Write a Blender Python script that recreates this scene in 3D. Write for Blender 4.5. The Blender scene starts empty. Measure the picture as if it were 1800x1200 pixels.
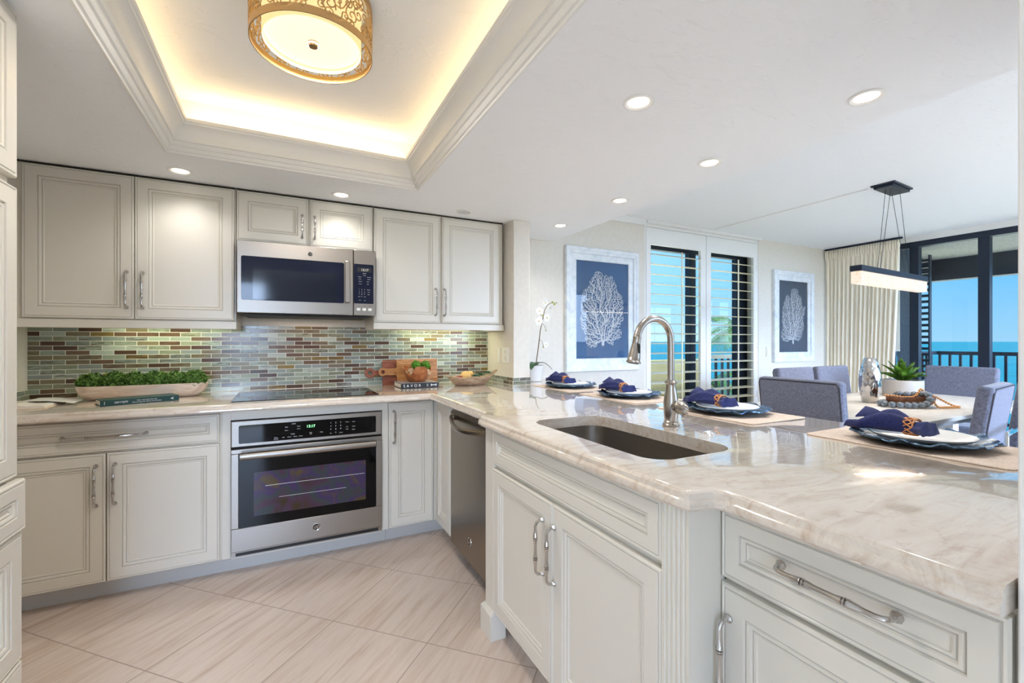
import bpy, bmesh, math, random
import numpy as np
from mathutils import Vector, Matrix
from mathutils.geometry import tessellate_polygon
PI = math.pi
random.seed(7)
SC = bpy.context.scene
COL = SC.collection

# ------------------------------------------------------------------ camera, sky, sun, exposure
FPX = 787.0
cam = bpy.data.cameras.new('camera'); camo = bpy.data.objects.new('camera', cam); COL.objects.link(camo)
cam.sensor_width = 36; cam.lens = FPX / 1800 * 36; cam.clip_start = 0.02; cam.clip_end = 40000
camo.location = (0, 0, 1.225); camo.rotation_euler = (PI / 2, 0, -math.atan(400 / FPX))
SC.camera = camo
SC.view_settings.view_transform = 'Standard'; SC.view_settings.look = 'None'
SC.view_settings.exposure = 0.28; SC.view_settings.gamma = 1.0
SC.view_settings.use_curve_mapping = False
SC.cycles.use_denoising = True; SC.cycles.denoising_input_passes = 'RGB_ALBEDO_NORMAL'; SC.cycles.denoising_prefilter = 'ACCURATE'
SC.cycles.max_bounces = 10; SC.cycles.diffuse_bounces = 5; SC.cycles.glossy_bounces = 5
SC.cycles.transparent_max_bounces = 12; SC.cycles.caustics_reflective = False; SC.cycles.caustics_refractive = False
SC.cycles.sample_clamp_indirect = 6

def lin(r, g, b):
    return tuple(((c / 255) / 12.92 if c <= 10 else ((c / 255 + 0.055) / 1.055) ** 2.4) for c in (r, g, b)) + (1,)

def make_world():
    w = bpy.data.worlds.new('sky'); SC.world = w; w.use_nodes = True
    t = w.node_tree; N = t.nodes; L = t.links; N.clear()
    out = N.new('ShaderNodeOutputWorld'); bg = N.new('ShaderNodeBackground'); L.new(bg.outputs[0], out.inputs[0])
    tc = N.new('ShaderNodeTexCoord'); sep = N.new('ShaderNodeSeparateXYZ'); L.new(tc.outputs['Generated'], sep.inputs[0])
    r = N.new('ShaderNodeValToRGB'); L.new(sep.outputs['Z'], r.inputs[0])
    e = r.color_ramp.elements
    e[0].position = 0.0; e[0].color = lin(146, 200, 233)
    e[1].position = 0.55; e[1].color = lin(60, 136, 212)
    x = e.new(0.12); x.color = lin(92, 184, 240)
    # hazy brightness: strong glow added behind the camera to light the rooms; paler to the north
    def lobe(d, p, col, mult):
        vm = N.new('ShaderNodeVectorMath'); vm.operation = 'DOT_PRODUCT'; L.new(tc.outputs['Generated'], vm.inputs[0])
        v = Vector(d).normalized(); vm.inputs[1].default_value = v
        mx = N.new('ShaderNodeMath'); mx.operation = 'MAXIMUM'; L.new(vm.outputs['Value'], mx.inputs[0]); mx.inputs[1].default_value = 0
        pw = N.new('ShaderNodeMath'); pw.operation = 'POWER'; L.new(mx.outputs[0], pw.inputs[0]); pw.inputs[1].default_value = p
        m = N.new('ShaderNodeVectorMath'); m.operation = 'SCALE'; m.inputs[0].default_value = [c * mult for c in col[:3]]
        L.new(pw.outputs[0], m.inputs['Scale']); return m.outputs[0]
    a = lobe((0.0, -1, 0.42), 3.0, lin(196, 220, 255), 22.0)
    b = lobe((0.45, 1, 0.15), 5.0, lin(235, 245, 255), 0.40)
    add = N.new('ShaderNodeVectorMath'); add.operation = 'ADD'; L.new(a, add.inputs[0]); L.new(b, add.inputs[1])
    add2 = N.new('ShaderNodeVectorMath'); add2.operation = 'ADD'; L.new(add.outputs[0], add2.inputs[0]); L.new(r.outputs[0], add2.inputs[1])
    L.new(add2.outputs[0], bg.inputs['Color']); bg.inputs['Strength'].default_value = 1.0
make_world()

def lamp(name, kind, loc, energy, color=(1, 1, 1), rot=(0, 0, 0), **kw):
    d = bpy.data.lights.new(name, kind); d.energy = energy; d.color = color[:3]
    for k, v in kw.items(): setattr(d, k, v)
    o = bpy.data.objects.new(name, d); o.location = loc; o.rotation_euler = rot; COL.objects.link(o)
    return o
sd = Vector((1.0, 0.22, -0.85)).normalized()
so = lamp('sun', 'SUN', (0, -5, 8), 3.0, lin(255, 246, 230), angle=0.02)
so.rotation_euler = sd.to_track_quat('-Z', 'Y').to_euler()
WARM = lin(255, 251, 246)
ZK, ZD = 2.10, 2.41                      # kitchen soffit, dining ceiling

# ------------------------------------------------------------------ mesh helpers
class MB:
    def __init__(s): s.v = []; s.f = []
    def add(s, vs, fs):
        o = len(s.v); s.v += [tuple(p) for p in vs]; s.f += [tuple(i + o for i in f) for f in fs]; return s
    def box(s, x0, y0, z0, x1, y1, z1):
        return s.add([(x0,y0,z0),(x1,y0,z0),(x1,y1,z0),(x0,y1,z0),(x0,y0,z1),(x1,y0,z1),(x1,y1,z1),(x0,y1,z1)],
                     [(0,3,2,1),(4,5,6,7),(0,1,5,4),(1,2,6,5),(2,3,7,6),(3,0,4,7)])
    def loft(s, rings, closed=True, cap0=True, cap1=True, ring_closed=False):
        n = len(rings[0]); vs = [p for r in rings for p in r]; fs = []
        m = len(rings)
        for i in range(m if ring_closed else m - 1):
            a = i * n; b = ((i + 1) % m) * n
            for j in range(n if closed else n - 1):
                k = (j + 1) % n
                fs.append((a + j, a + k, b + k, b + j))
        if cap0 and closed: fs.append(tuple(range(n - 1, -1, -1)))
        if cap1 and closed: fs.append(tuple((m - 1) * n + j for j in range(n)))
        return s.add(vs, fs)
    def lathe(s, prof, n=32, c=(0, 0, 0), cap0=True, cap1=True):
        return s.loft([[(c[0] + r * math.cos(2*PI*j/n), c[1] + r * math.sin(2*PI*j/n), c[2] + z) for j in range(n)] for r, z in prof], True, cap0, cap1)
    def prism(s, poly, z0, z1):
        n = len(poly)
        vs = [(x, y, z0) for x, y in poly] + [(x, y, z1) for x, y in poly]
        fs = [(i, (i+1) % n, n + (i+1) % n, n + i) for i in range(n)] + [tuple(range(n-1, -1, -1)), tuple(range(n, 2*n))]
        return s.add(vs, fs)
    def tube(s, path, r, n=8, closed=False, flat=1.0):
        P = [Vector(p) for p in path]; m = len(P)
        rs = r if isinstance(r, (list, tuple)) else [r] * m
        T = []
        for i in range(m):
            a = P[(i-1) % m] if (closed or i > 0) else P[0]
            b = P[(i+1) % m] if (closed or i < m-1) else P[-1]
            T.append((b - a).normalized() if (b - a).length > 1e-9 else Vector((0, 0, 1)))
        up = Vector((0, 0, 1)) if abs(T[0].z) < 0.9 else Vector((1, 0, 0))
        nrm = (up - T[0] * up.dot(T[0])).normalized(); rings = []
        for i in range(m):
            nrm = (nrm - T[i] * nrm.dot(T[i]))
            nrm = nrm.normalized() if nrm.length > 1e-6 else T[i].orthogonal().normalized()
            bi = T[i].cross(nrm)
            rings.append([P[i] + (nrm * math.cos(2*PI*j/n) + bi * math.sin(2*PI*j/n) * flat) * rs[i] for j in range(n)])
        return s.loft(rings, True, not closed, not closed, closed)
    def ball(s, c, r, n=12, m=8, sq=(1, 1, 1)):
        rings = []
        for i in range(m + 1):
            a = -PI/2 + PI * i / m
            rings.append([(c[0] + sq[0]*r*max(math.cos(a), 1e-4)*math.cos(2*PI*j/n), c[1] + sq[1]*r*max(math.cos(a), 1e-4)*math.sin(2*PI*j/n), c[2] + sq[2]*r*math.sin(a)) for j in range(n)])
        return s.loft(rings)
    def ringrect(s, w, h, prof, x0=0, z0=0, back=True):
        """nested rectangles (inset, depth towards the viewer): a moulded panel front facing -y"""
        rings = [[(x0+d, -y, z0+d), (x0+w-d, -y, z0+d), (x0+w-d, -y, z0+h-d), (x0+d, -y, z0+h-d)] for d, y in prof]
        return s.loft(rings, True, back, True)
    def rrect(s, x0, z0, x1, z1, r, y0, y1, n=5):
        pts = rr(x0, z0, x1, z1, r, n)
        a = [(x, y0, z) for x, z in pts]; b = [(x, y1, z) for x, z in pts]
        return s.loft([a, b])
    def merge(s, o): return s.add(o.v, o.f)
    def xf(s, m): s.v = [tuple(m @ Vector(p)) for p in s.v]; return s
    def mv(s, x=0, y=0, z=0): s.v = [(a+x, b+y, c+z) for a, b, c in s.v]; return s
    def build(s, name, mat, parent=None, bevel=0, ang=35, seg=2):
        me = bpy.data.meshes.new(name); me.from_pydata(s.v, [], s.f); me.validate(); me.update()
        bm = bmesh.new(); bm.from_mesh(me); bmesh.ops.recalc_face_normals(bm, faces=bm.faces); bm.to_mesh(me); bm.free()
        me.polygons.foreach_set('use_smooth', [True] * len(me.polygons)); me.set_sharp_from_angle(angle=math.radians(ang))
        o = bpy.data.objects.new(name, me); COL.objects.link(o)
        if mat: me.materials.append(mat)
        if parent: o.parent = parent
        if bevel:
            b = o.modifiers.new('b', 'BEVEL'); b.width = bevel; b.segments = seg; b.limit_method = 'ANGLE'; b.angle_limit = math.radians(40)
        return o

def rr(x0, z0, x1, z1, r, n=5):
    pts = []
    for cx, cz, a0 in ((x1-r, z0+r, -PI/2), (x1-r, z1-r, 0), (x0+r, z1-r, PI/2), (x0+r, z0+r, PI)):
        for k in range(n + 1):
            a = a0 + PI/2*k/n; pts.append((cx + r*math.cos(a), cz + r*math.sin(a)))
    return pts

def tag(o, label=None, cat=None, group=None, kind=None):
    if label: o['label'] = label
    if cat: o['category'] = cat
    if group: o['group'] = group
    if kind: o['kind'] = kind
    return o
def thing(name, label, cat, loc=(0, 0, 0), rz=0, group=None):
    o = bpy.data.objects.new(name, None); COL.objects.link(o); o.location = loc; o.rotation_euler = (0, 0, rz); o.empty_display_size = 0.05
    return tag(o, label, cat, group)
def struct(name, mb, mat, bevel=0, ang=35):
    return tag(mb.build(name, mat, None, bevel, ang), kind='structure')
def dup(o, loc=None, rz=None, label=None, parent=None):
    c = o.copy(); COL.objects.link(c)
    if parent: c.parent = parent
    if loc is not None: c.location = loc
    if rz is not None: c.rotation_euler = (0, 0, rz)
    if label: c['label'] = label
    for ch in list(o.children): dup(ch, parent=c)
    return c

def text_mb(s, size, ext=0.0006, shear=0.0, spacing=1.0, align='LEFT', wx=1.0):
    cu = bpy.data.curves.new('t', 'FONT'); cu.body = s; cu.size = size; cu.extrude = ext; cu.shear = shear; cu.space_character = spacing
    cu.align_x = align; cu.resolution_u = 3
    o = bpy.data.objects.new('t', cu); COL.objects.link(o)
    me = o.evaluated_get(bpy.context.evaluated_depsgraph_get()).to_mesh()
    m = MB(); m.add([(v.co.x * wx, -v.co.z, v.co.y) for v in me.vertices], [tuple(p.vertices) for p in me.polygons])
    o.evaluated_get(bpy.context.evaluated_depsgraph_get()).to_mesh_clear()
    bpy.data.objects.remove(o); bpy.data.curves.remove(cu)
    return m

# ------------------------------------------------------------------ materials
class NT:
    def __init__(s, name):
        s.m = bpy.data.materials.new(name); s.m.use_nodes = True; s.t = s.m.node_tree; s.N = s.t.nodes; s.L = s.t.links
        s.b = s.N['Principled BSDF']; s.o = s.N['Material Output']
    def n(s, k, **kw):
        x = s.N.new(k)
        for a, v in kw.items(): setattr(x, a, v)
        return x
    def link(s, a, b): s.L.new(a, b)
    def math(s, op, a, b=None, c=None):
        x = s.n('ShaderNodeMath', operation=op)
        for i, q in enumerate((a, b, c)):
            if q is None: continue
            if isinstance(q, (int, float)): x.inputs[i].default_value = q
            else: s.link(q, x.inputs[i])
        return x.outputs[0]
    def coord(s, scale=(1, 1, 1), rot=(0, 0, 0), loc=(0, 0, 0), which='Object'):
        tc = s.n('ShaderNodeTexCoord'); mp = s.n('ShaderNodeMapping'); s.link(tc.outputs[which], mp.inputs[0])
        mp.inputs['Scale'].default_value = scale; mp.inputs['Rotation'].default_value = rot; mp.inputs['Location'].default_value = loc
        return mp.outputs[0]
    def noise(s, vec, scale=5, detail=4, rough=0.5, dist=0.0):
        x = s.n('ShaderNodeTexNoise'); s.link(vec, x.inputs['Vector']); x.inputs['Scale'].default_value = scale
        x.inputs['Detail'].default_value = detail; x.inputs['Roughness'].default_value = rough; x.inputs['Distortion'].default_value = dist
        return x.outputs['Fac']
    def ramp(s, fac, stops, interp='LINEAR'):
        x = s.n('ShaderNodeValToRGB'); s.link(fac, x.inputs[0]); e = x.color_ramp.elements; x.color_ramp.interpolation = interp
        e[0].position, e[0].color = stops[0]; e[1].position, e[1].color = stops[-1]
        for p, c in stops[1:-1]:
            q = e.new(p); q.color = c
        return x.outputs[0]
    def mix(s, fac, a, b, mode='MIX'):
        x = s.n('ShaderNodeMix', data_type='RGBA', blend_type=mode)
        for sock, q in ((x.inputs[0], fac), (x.inputs[6], a), (x.inputs[7], b)):
            if isinstance(q, (int, float)): sock.default_value = q
            elif isinstance(q, tuple): sock.default_value = q
            else: s.link(q, sock)
        return x.outputs[2]
    def bump(s, h, strength=0.2, dist=0.01):
        x = s.n('ShaderNodeBump'); s.link(h, x.inputs['Height']); x.inputs['Strength'].default_value = strength; x.inputs['Distance'].default_value = dist
        s.link(x.outputs[0], s.b.inputs['Normal'])
    def set(s, **kw):
        for k, v in kw.items():
            i = s.b.inputs[k.replace('_', ' ')]
            if isinstance(v, (int, float, tuple)): i.default_value = v
            else: s.link(v, i)
        return s.m

def plain(name, rgb, rough=0.5, metal=0, **kw):
    t = NT(name); return t.set(Base_Color=lin(*rgb), Roughness=rough, Metallic=metal, **kw)
def emis(name, rgb, strength, base=(255, 255, 255)):
    t = NT(name); return t.set(Base_Color=lin(*base), Emission_Color=lin(*rgb), Emission_Strength=strength, Roughness=0.6)
def noisy(name, a, b, scale=(1, 1, 1), ns=8, rough=0.6, detail=4, bump=0, dist=0.0, lo=0.35, hi=0.65, bd=0.01, rot=(0, 0, 0), **kw):
    t = NT(name); f = t.noise(t.coord(scale, rot), ns, detail, 0.55, dist)
    c = t.ramp(f, [(lo, lin(*a)), (hi, lin(*b))])
    if bump: t.bump(f, bump, bd)
    return t.set(Base_Color=c, Roughness=rough, **kw)

def m_ceiling(name, rgb):
    t = NT(name); v = t.coord((1, 1, 1))
    f = t.noise(t.coord((1.0, 2.2, 1)), 9, 5, 0.62, 1.2)
    f2 = t.ramp(f, [(0.55, (0, 0, 0, 1)), (0.66, (1, 1, 1, 1))])
    t.bump(f2, 0.30, 0.006)
    return t.set(Base_Color=lin(*rgb), Roughness=0.75)
def m_floor():
    t = NT('floor_tile'); tc = t.n('ShaderNodeTexCoord'); sp = t.n('ShaderNodeSeparateXYZ'); t.link(tc.outputs['Object'], sp.inputs[0])
    x, y = sp.outputs[0], sp.outputs[1]; S = 0.462; q = 1 / math.sqrt(2)
    u = t.math('MULTIPLY', t.math('ADD', x, y), q); v = t.math('MULTIPLY', t.math('SUBTRACT', x, y), q)
    us = t.math('DIVIDE', t.math('SUBTRACT', u, 2.085), S); vs = t.math('DIVIDE', t.math('ADD', v, 1.353), S)
    def edge(a):
        f = t.math('FRACT', a); return t.math('MINIMUM', f, t.math('SUBTRACT', 1, f))
    g = t.math('LESS_THAN', t.math('MINIMUM', edge(us), edge(vs)), 0.0045)
    wn = t.n('ShaderNodeTexWhiteNoise', noise_dimensions='2D'); cb = t.n('ShaderNodeCombineXYZ')
    t.link(t.math('FLOOR', us), cb.inputs[0]); t.link(t.math('FLOOR', vs), cb.inputs[1]); t.link(cb.outputs[0], wn.inputs['Vector'])
    cv = t.n('ShaderNodeCombineXYZ'); t.link(t.math('MULTIPLY', u, 1.3), cv.inputs[0]); t.link(t.math('MULTIPLY', v, 15), cv.inputs[1]); t.link(t.math('MULTIPLY', wn.outputs['Value'], 30), cv.inputs[2])
    n1 = t.noise(cv.outputs[0], 1.6, 6, 0.62, 0.6)
    col = t.ramp(n1, [(0.28, lin(192, 170, 153)), (0.42, lin(209, 190, 175)), (0.56, lin(218, 202, 189)), (0.72, lin(205, 184, 168))])
    n2 = t.noise(cv.outputs[0], 6, 3, 0.6, 1.5)
    sp2 = t.ramp(n2, [(0.66, (0, 0, 0, 1)), (0.74, (1, 1, 1, 1))])
    col = t.mix(t.math('MULTIPLY', sp2, 0.35), col, lin(176, 152, 136))
    col = t.mix(g, col, lin(160, 142, 130))
    t.bump(t.math('SUBTRACT', 1, g), 0.25, 0.003)
    return t.set(Base_Color=col, Roughness=t.math('ADD', 0.26, t.math('MULTIPLY', g, 0.5)))
def m_quartz():
    t = NT('quartzite'); v = t.coord((1, 1, 1), (0, 0, -0.3))
    w = t.noise(t.coord((1.0, 5.5, 5.5), (0, 0, -0.35)), 2.2, 7, 0.6, 1.8)
    col = t.ramp(w, [(0.25, lin(184, 157, 134)), (0.40, lin(209, 195, 180)), (0.52, lin(219, 209, 197)), (0.63, lin(205, 190, 174)), (0.75, lin(184, 163, 145))])
    d = t.noise(t.coord((1.2, 9, 9), (0, 0, -0.32)), 2.6, 8, 0.7, 3.0)
    f = t.ramp(d, [(0.60, (0, 0, 0, 1)), (0.70, (1, 1, 1, 1))])
    col = t.mix(t.math('MULTIPLY', f, 0.38), col, lin(170, 148, 130))
    s = t.noise(v, 26, 5, 0.7, 1.0)
    col = t.mix(t.ramp(s, [(0.54, (0, 0, 0, 1)), (0.74, (0.55, 0.55, 0.55, 1))]), col, lin(172, 140, 112))
    return t.set(Base_Color=col, Roughness=0.2, Coat_Weight=1.0, Coat_Roughness=0.02, Coat_IOR=1.75)
def m_backsplash(axis):
    t = NT('mosaic_' + axis); tc = t.n('ShaderNodeTexCoord'); sp = t.n('ShaderNodeSeparateXYZ'); t.link(tc.outputs['Object'], sp.inputs[0])
    a = sp.outputs[0 if axis == 'x' else 1]; z = sp.outputs[2]
    row = t.math('DIVIDE', t.math('SUBTRACT', z, 0.913), 0.0262); ri = t.math('FLOOR', row)
    off = t.math('MULTIPLY', t.math('FLOORED_MODULO', ri, 2), 0.5)
    cx = t.math('ADD', t.math('DIVIDE', t.math('ADD', a, 1.233), 0.1035), off); ci = t.math('FLOOR', cx)
    def edge(q, w):
        f = t.math('FRACT', q); return t.math('LESS_THAN', t.math('MINIMUM', f, t.math('SUBTRACT', 1, f)), w)
    g = t.math('MAXIMUM', edge(row, 0.055), edge(cx, 0.014))
    cb = t.n('ShaderNodeCombineXYZ'); t.link(ci, cb.inputs[0]); t.link(ri, cb.inputs[1])
    wn = t.n('ShaderNodeTexWhiteNoise', noise_dimensions='2D'); t.link(cb.outputs[0], wn.inputs['Vector']); r = wn.outputs['Value']
    base = t.ramp(r, [(0.0, lin(148, 161, 147)), (0.16, lin(134, 146, 142)), (0.30, lin(172, 183, 175)), (0.38, lin(124, 115, 92)), (0.50, lin(144, 152, 132)),
                      (0.60, lin(106, 84, 68)), (0.70, lin(132, 111, 62)), (0.76, lin(80, 58, 48)), (0.86, lin(138, 146, 144)), (0.94, lin(114, 103, 90))], 'CONSTANT')
    cv = t.n('ShaderNodeCombineXYZ'); t.link(t.math('MULTIPLY', a, 10), cv.inputs[0]); t.link(t.math('MULTIPLY', r, 90), cv.inputs[1]); t.link(t.math('MULTIPLY', z, 120), cv.inputs[2])
    nz = t.noise(cv.outputs[0], 1.4, 5, 0.65, 1.2)
    st = t.ramp(nz, [(0.45, (0, 0, 0, 1)), (0.55, (1, 1, 1, 1))])
    r2 = t.n('ShaderNodeSeparateColor'); t.link(wn.outputs['Color'], r2.inputs[0])
    amt = t.math('MULTIPLY', st, t.math('MULTIPLY', r2.outputs[1], 0.9))
    col = t.mix(amt, base, lin(78, 62, 50))
    col = t.mix(g, col, lin(222, 222, 214))
    t.bump(t.math('SUBTRACT', 1, g), 0.4, 0.002)
    return t.set(Base_Color=col, Roughness=t.math('ADD', 0.16, t.math('MULTIPLY', g, 0.5)))
def m_wood(name, a, b, c, scale=(2, 18, 18), rough=0.45, ns=2.2, rot=(0, 0, 0)):
    t = NT(name); f = t.noise(t.coord(scale, rot), ns, 6, 0.6, 1.4)
    col = t.ramp(f, [(0.3, lin(*a)), (0.5, lin(*b)), (0.68, lin(*c))])
    t.bump(f, 0.08, 0.003)
    return t.set(Base_Color=col, Roughness=rough)
def m_steel(name, rgb=(160, 153, 146), rough=0.36, scale=(2, 2, 160)):
    t = NT(name); f = t.noise(t.coord(scale), 4, 3, 0.6)
    col = t.mix(f, lin(*[int(c * 0.93) for c in rgb]), lin(*rgb)); t.bump(f, 0.03, 0.0006)
    return t.set(Base_Color=col, Roughness=rough, Metallic=1.0)
def m_glass(name, tint=(235, 245, 245), refl=1.5):
    t = NT(name); t.N.remove(t.b)
    tr = t.n('ShaderNodeBsdfTransparent'); tr.inputs[0].default_value = lin(*tint); gl = t.n('ShaderNodeBsdfGlossy'); gl.inputs['Roughness'].default_value = 0.01
    fr = t.n('ShaderNodeFresnel'); fr.inputs[0].default_value = refl; mx = t.n('ShaderNodeMixShader')
    ge = t.n('ShaderNodeNewGeometry'); ff = t.math('MULTIPLY', fr.outputs[0], t.math('SUBTRACT', 1, ge.outputs['Backfacing']))
    t.link(ff, mx.inputs[0]); t.link(tr.outputs[0], mx.inputs[1]); t.link(gl.outputs[0], mx.inputs[2]); t.link(mx.outputs[0], t.o.inputs[0])
    return t.m
def m_fabric(name, a, b, ns=1.0, rough=0.9):
    t = NT(name)
    f1 = t.noise(t.coord((400, 60, 60)), ns, 2, 0.6); f2 = t.noise(t.coord((60, 60, 400)), ns, 2, 0.6)
    f = t.math('MULTIPLY', t.math('ADD', f1, f2), 0.5); t.bump(f, 0.25, 0.002)
    return t.set(Base_Color=t.ramp(f, [(0.38, lin(*a)), (0.62, lin(*b))]), Roughness=rough, Sheen_Weight=0.25)

M = {}
M['paint'] = plain('cream_paint', (221, 216, 205), 0.32)
M['glaze'] = plain('grey_glaze', (188, 184, 177), 0.4)
M['toe'] = plain('toe_kick_paint', (196, 194, 190), 0.45)
M['gap'] = plain('gap_shade', (58, 50, 42), 0.8)  # dark colour standing in for shade inside narrow openings
M['wall'] = noisy('wall_paint', (222, 216, 205), (227, 221, 211), ns=30, rough=0.7)
M['white'] = plain('white_trim', (238, 238, 236), 0.4)
M['ceil'] = m_ceiling('ceiling_plaster', (246, 249, 253))
M['floor'] = m_floor(); M['quartz'] = m_quartz()
M['bsx'] = m_backsplash('x'); M['bsy'] = m_backsplash('y')
M['steel'] = m_steel('brushed_steel'); M['dsteel'] = m_steel('slate_steel', (150, 138, 122), 0.26, (160, 160, 2))
M['nickel'] = plain('brushed_nickel', (176, 170, 164), 0.24, 1.0)
M['pull'] = plain('satin_nickel_pull', (196, 194, 192), 0.16, 1.0)
M['chrome'] = plain('chrome', (225, 228, 232), 0.07, 1.0)
M['blackgl'] = plain('black_glass', (9, 9, 11), 0.05, Specular_IOR_Level=0.2)
M['bluegl'] = plain('dark_blue_glass', (24, 30, 52), 0.06, Specular_IOR_Level=0.3)
M['black'] = plain('black_plastic', (14, 14, 14), 0.5)
M['whiteplas'] = plain('white_plastic', (238, 237, 232), 0.35)
M['ink'] = plain('panel_print', (214, 218, 222), 0.5)
M['green'] = emis('green_digits', (70, 255, 120), 2.0)
M['dim'] = emis('dim_digits', (150, 170, 165), 0.25)
M['downlit'] = emis('lamp_lens', (255, 246, 232), 6.0)
M['glass'] = m_glass('window_glass', (248, 251, 252), 1.45); M['picglass'] = m_glass('picture_glass', (250, 250, 250), 1.5)
M['gold'] = plain('champagne_gold', (206, 170, 120), 0.33, 1.0)
M['alu'] = plain('dark_aluminium', (32, 42, 58), 0.4, 0.3)
M['moss'] = noisy('boxwood_leaf', (26, 62, 16), (108, 150, 58), ns=110, rough=0.7)

# ------------------------------------------------------------------ room shell
Y0 = -2.0
struct('floor', MB().box(-1.33, Y0, -0.12, 6.42, 3.45, 0), M['floor'])
YW = 3.33
wb = MB().box(-1.33, YW, 0, 3.153, 3.47, 2.55).box(4.893, YW, 0, 6.45, 3.47, 2.55).box(3.153, YW, 2.385, 4.893, 3.47, 2.55)
struct('wall_back', wb, M['wall'])
struct('wall_left', MB().box(-1.33, Y0, 0, -1.23, YW, 2.5), M['wall'])
struct('wall_stub', MB().box(1.467, 2.86, 0, 1.60, YW, ZK), M['wall'], bevel=0.004)
struct('wall_right', MB().box(0.852, 0.06, 0, 2.12, 0.222, ZD), M['white'], bevel=0.003)
struct('wall_light_blocker', MB().box(-0.25, -1.35, 0, 2.12, -1.25, ZK).box(2.12, Y0-0.1, 0, 3.0, Y0, ZD).box(2.02, Y0-0.1, 0, 2.12, -1.35, ZD).box(6.35, Y0, 0, 6.45, -0.55, ZD), M['wall'])  # unseen walls added to hold back daylight and darken the picture reflections
struct('wall_knee', MB().box(1.46, 0.224, 0, 1.50, 2.855, 0.868), M['wall'])
# kitchen soffit with the tray opening, tray, dining ceiling
TX0, TX1, TY0, TY1 = -0.49, 0.687, 0.65, 2.545
struct('ceiling', MB().box(-1.33, Y0, ZK, TX0, YW, ZD+0.15).box(TX1, Y0, ZK, 2.097, YW, ZD+0.15).box(TX0, TY1, ZK, TX1, YW, ZD+0.15).box(TX0, Y0, ZK, TX1, TY0, ZD+0.15), M['ceil'])
struct('ceiling_tray', MB().box(TX0, TY0, 2.35, TX1, TY1, 2.40), M['ceil'])
struct('ceiling_dining', MB().box(2.097, Y0, ZD, 6.5, YW, ZD+0.15), M['ceil'])
prof = [(0.0, 2.099), (0.0, 2.092), (0.010, 2.090), (0.012, 2.098), (0.020, 2.100), (0.026, 2.108), (0.028, 2.116), (0.036, 2.118), (0.042, 2.127), (0.043, 2.135),
        (0.052, 2.137), (0.0535, 2.155), (0.058, 2.172), (0.067, 2.188), (0.080, 2.199), (0.090, 2.203), (0.092, 2.209), (0.098, 2.212), (0.100, 2.226), (0.094, 2.228), (0.05, 2.222), (0.001, 2.17)]
cr = MB().loft([[(TX0+d, TY0+d, z), (TX1-d, TY0+d, z), (TX1-d, TY1-d, z), (TX0+d, TY1-d, z)] for d, z in prof], True, False, False, True)
struct('trim_1', cr, M['white'], ang=25)
# cove light behind the crown ledge (warm rope light)
for (x, y, sx, sy) in ((0.1, TY1-0.035, 1.0, 0.02), (0.1, TY0+0.035, 1.0, 0.02), (TX0+0.035, 1.6, 0.02, 1.7), (TX1-0.035, 1.6, 0.02, 1.7)):
    e = 1.3 if y > 2 else (0.8 if sy > 1 else 0.8)
    lamp('cove_rope_light', 'AREA', (x, y, 2.235), e, lin(255, 214, 150), (PI, 0, 0), shape='RECTANGLE', size=sx, size_y=sy)
# thin raised wiring run on the dining ceiling
struct('trim_2', MB().box(2.86, 3.235, ZD-0.006, 4.05, 3.25, ZD).box(4.035, 1.85, ZD-0.006, 4.05, 3.25, ZD), M['white'])
struct('trim_3', MB().box(2.10, 3.30, ZD-0.05, 3.153, 3.33, ZD).box(3.153, 3.285, ZD-0.026, 4.90, 3.33, ZD), M['white'])
# backsplash
struct('backsplash_back', MB().box(-1.229, 3.320, 0.911, 1.466, 3.3299, 1.325), M['bsx'])
struct('backsplash_left', MB().box(-1.2299, 2.70, 0.911, -1.221, 3.319, 0.966), M['bsy'])
struct('backsplash_stub', MB().box(1.458, 2.86, 0.911, 1.4668, 3.319, 0.966), M['bsy'])
struct('backsplash_stub', MB().box(1.458, 2.851, 0.911, 1.6, 2.8598, 0.966), M['bsx'])

# ------------------------------------------------------------------ cabinets
DOORP = [(0, 0), (0, 0.015), (0.003, 0.019), (0.0065, 0.020), (0.0085, 0.0180), (0.011, 0.0180), (0.012, 0.020), (0.054, 0.020), (0.056, 0.0155), (0.0585, 0.0155),
         (0.061, 0.018), (0.067, 0.016), (0.070, 0.0115), (0.0725, 0.0115), (0.0745, 0.0135), (0.078, 0.012), (0.080, 0.0085)]
DRAWP = [(d * 0.78 if d > 0.02 else d, y) for d, y in DOORP]
def pull_mb(L, r=0.0055, out=0.030):
    """turned bar pull along +x, centred, standing off towards -y"""
    h = L / 2; pts = []; rad = []
    for k in range(7):
        a = PI / 2 * k / 6
        pts.append((-h + 0.018 * (1 - math.cos(a)), -out + 0.018 * (1 - math.sin(a)) if k else -out + 0.018, 0)); rad.append(r * 0.85)
    def st(x, rr_): pts.append((x, -out, 0)); rad.append(rr_)
    for x, q in ((-h+0.03, .85), (-L*0.22, 1.35), (-L*0.215, 1.45), (-L*0.205, 1.45), (-L*0.200, .85), (-L*0.19, .85), (-L*0.187, 1.45), (-L*0.175, 1.45), (-L*0.17, .9), (-L*0.160, .9), (-L*0.157, 1.3), (-L*0.145, 1.25), (-L*0.09, 0.95),
                 (0, 0.92)): st(x, r * q)
    n = len(pts)
    for i in range(n - 2, -1, -1):
        x, y, z = pts[i]; pts.append((-x, y, z)); rad.append(rad[i])
    m = MB().tube([(-h, 0, 0)] + pts + [(h, 0, 0)], [r] + rad + [r], 10)
    for s in (-1, 1):
        f = MB().lathe([(0.0095, 0), (0.0095, 0.004), (0.007, 0.007), (0.005, 0.010)], 8)
        f.xf(Matrix.Rotation(PI/2, 4, 'X')).mv(s * h, 0, 0); m.merge(f)
    return m
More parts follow.
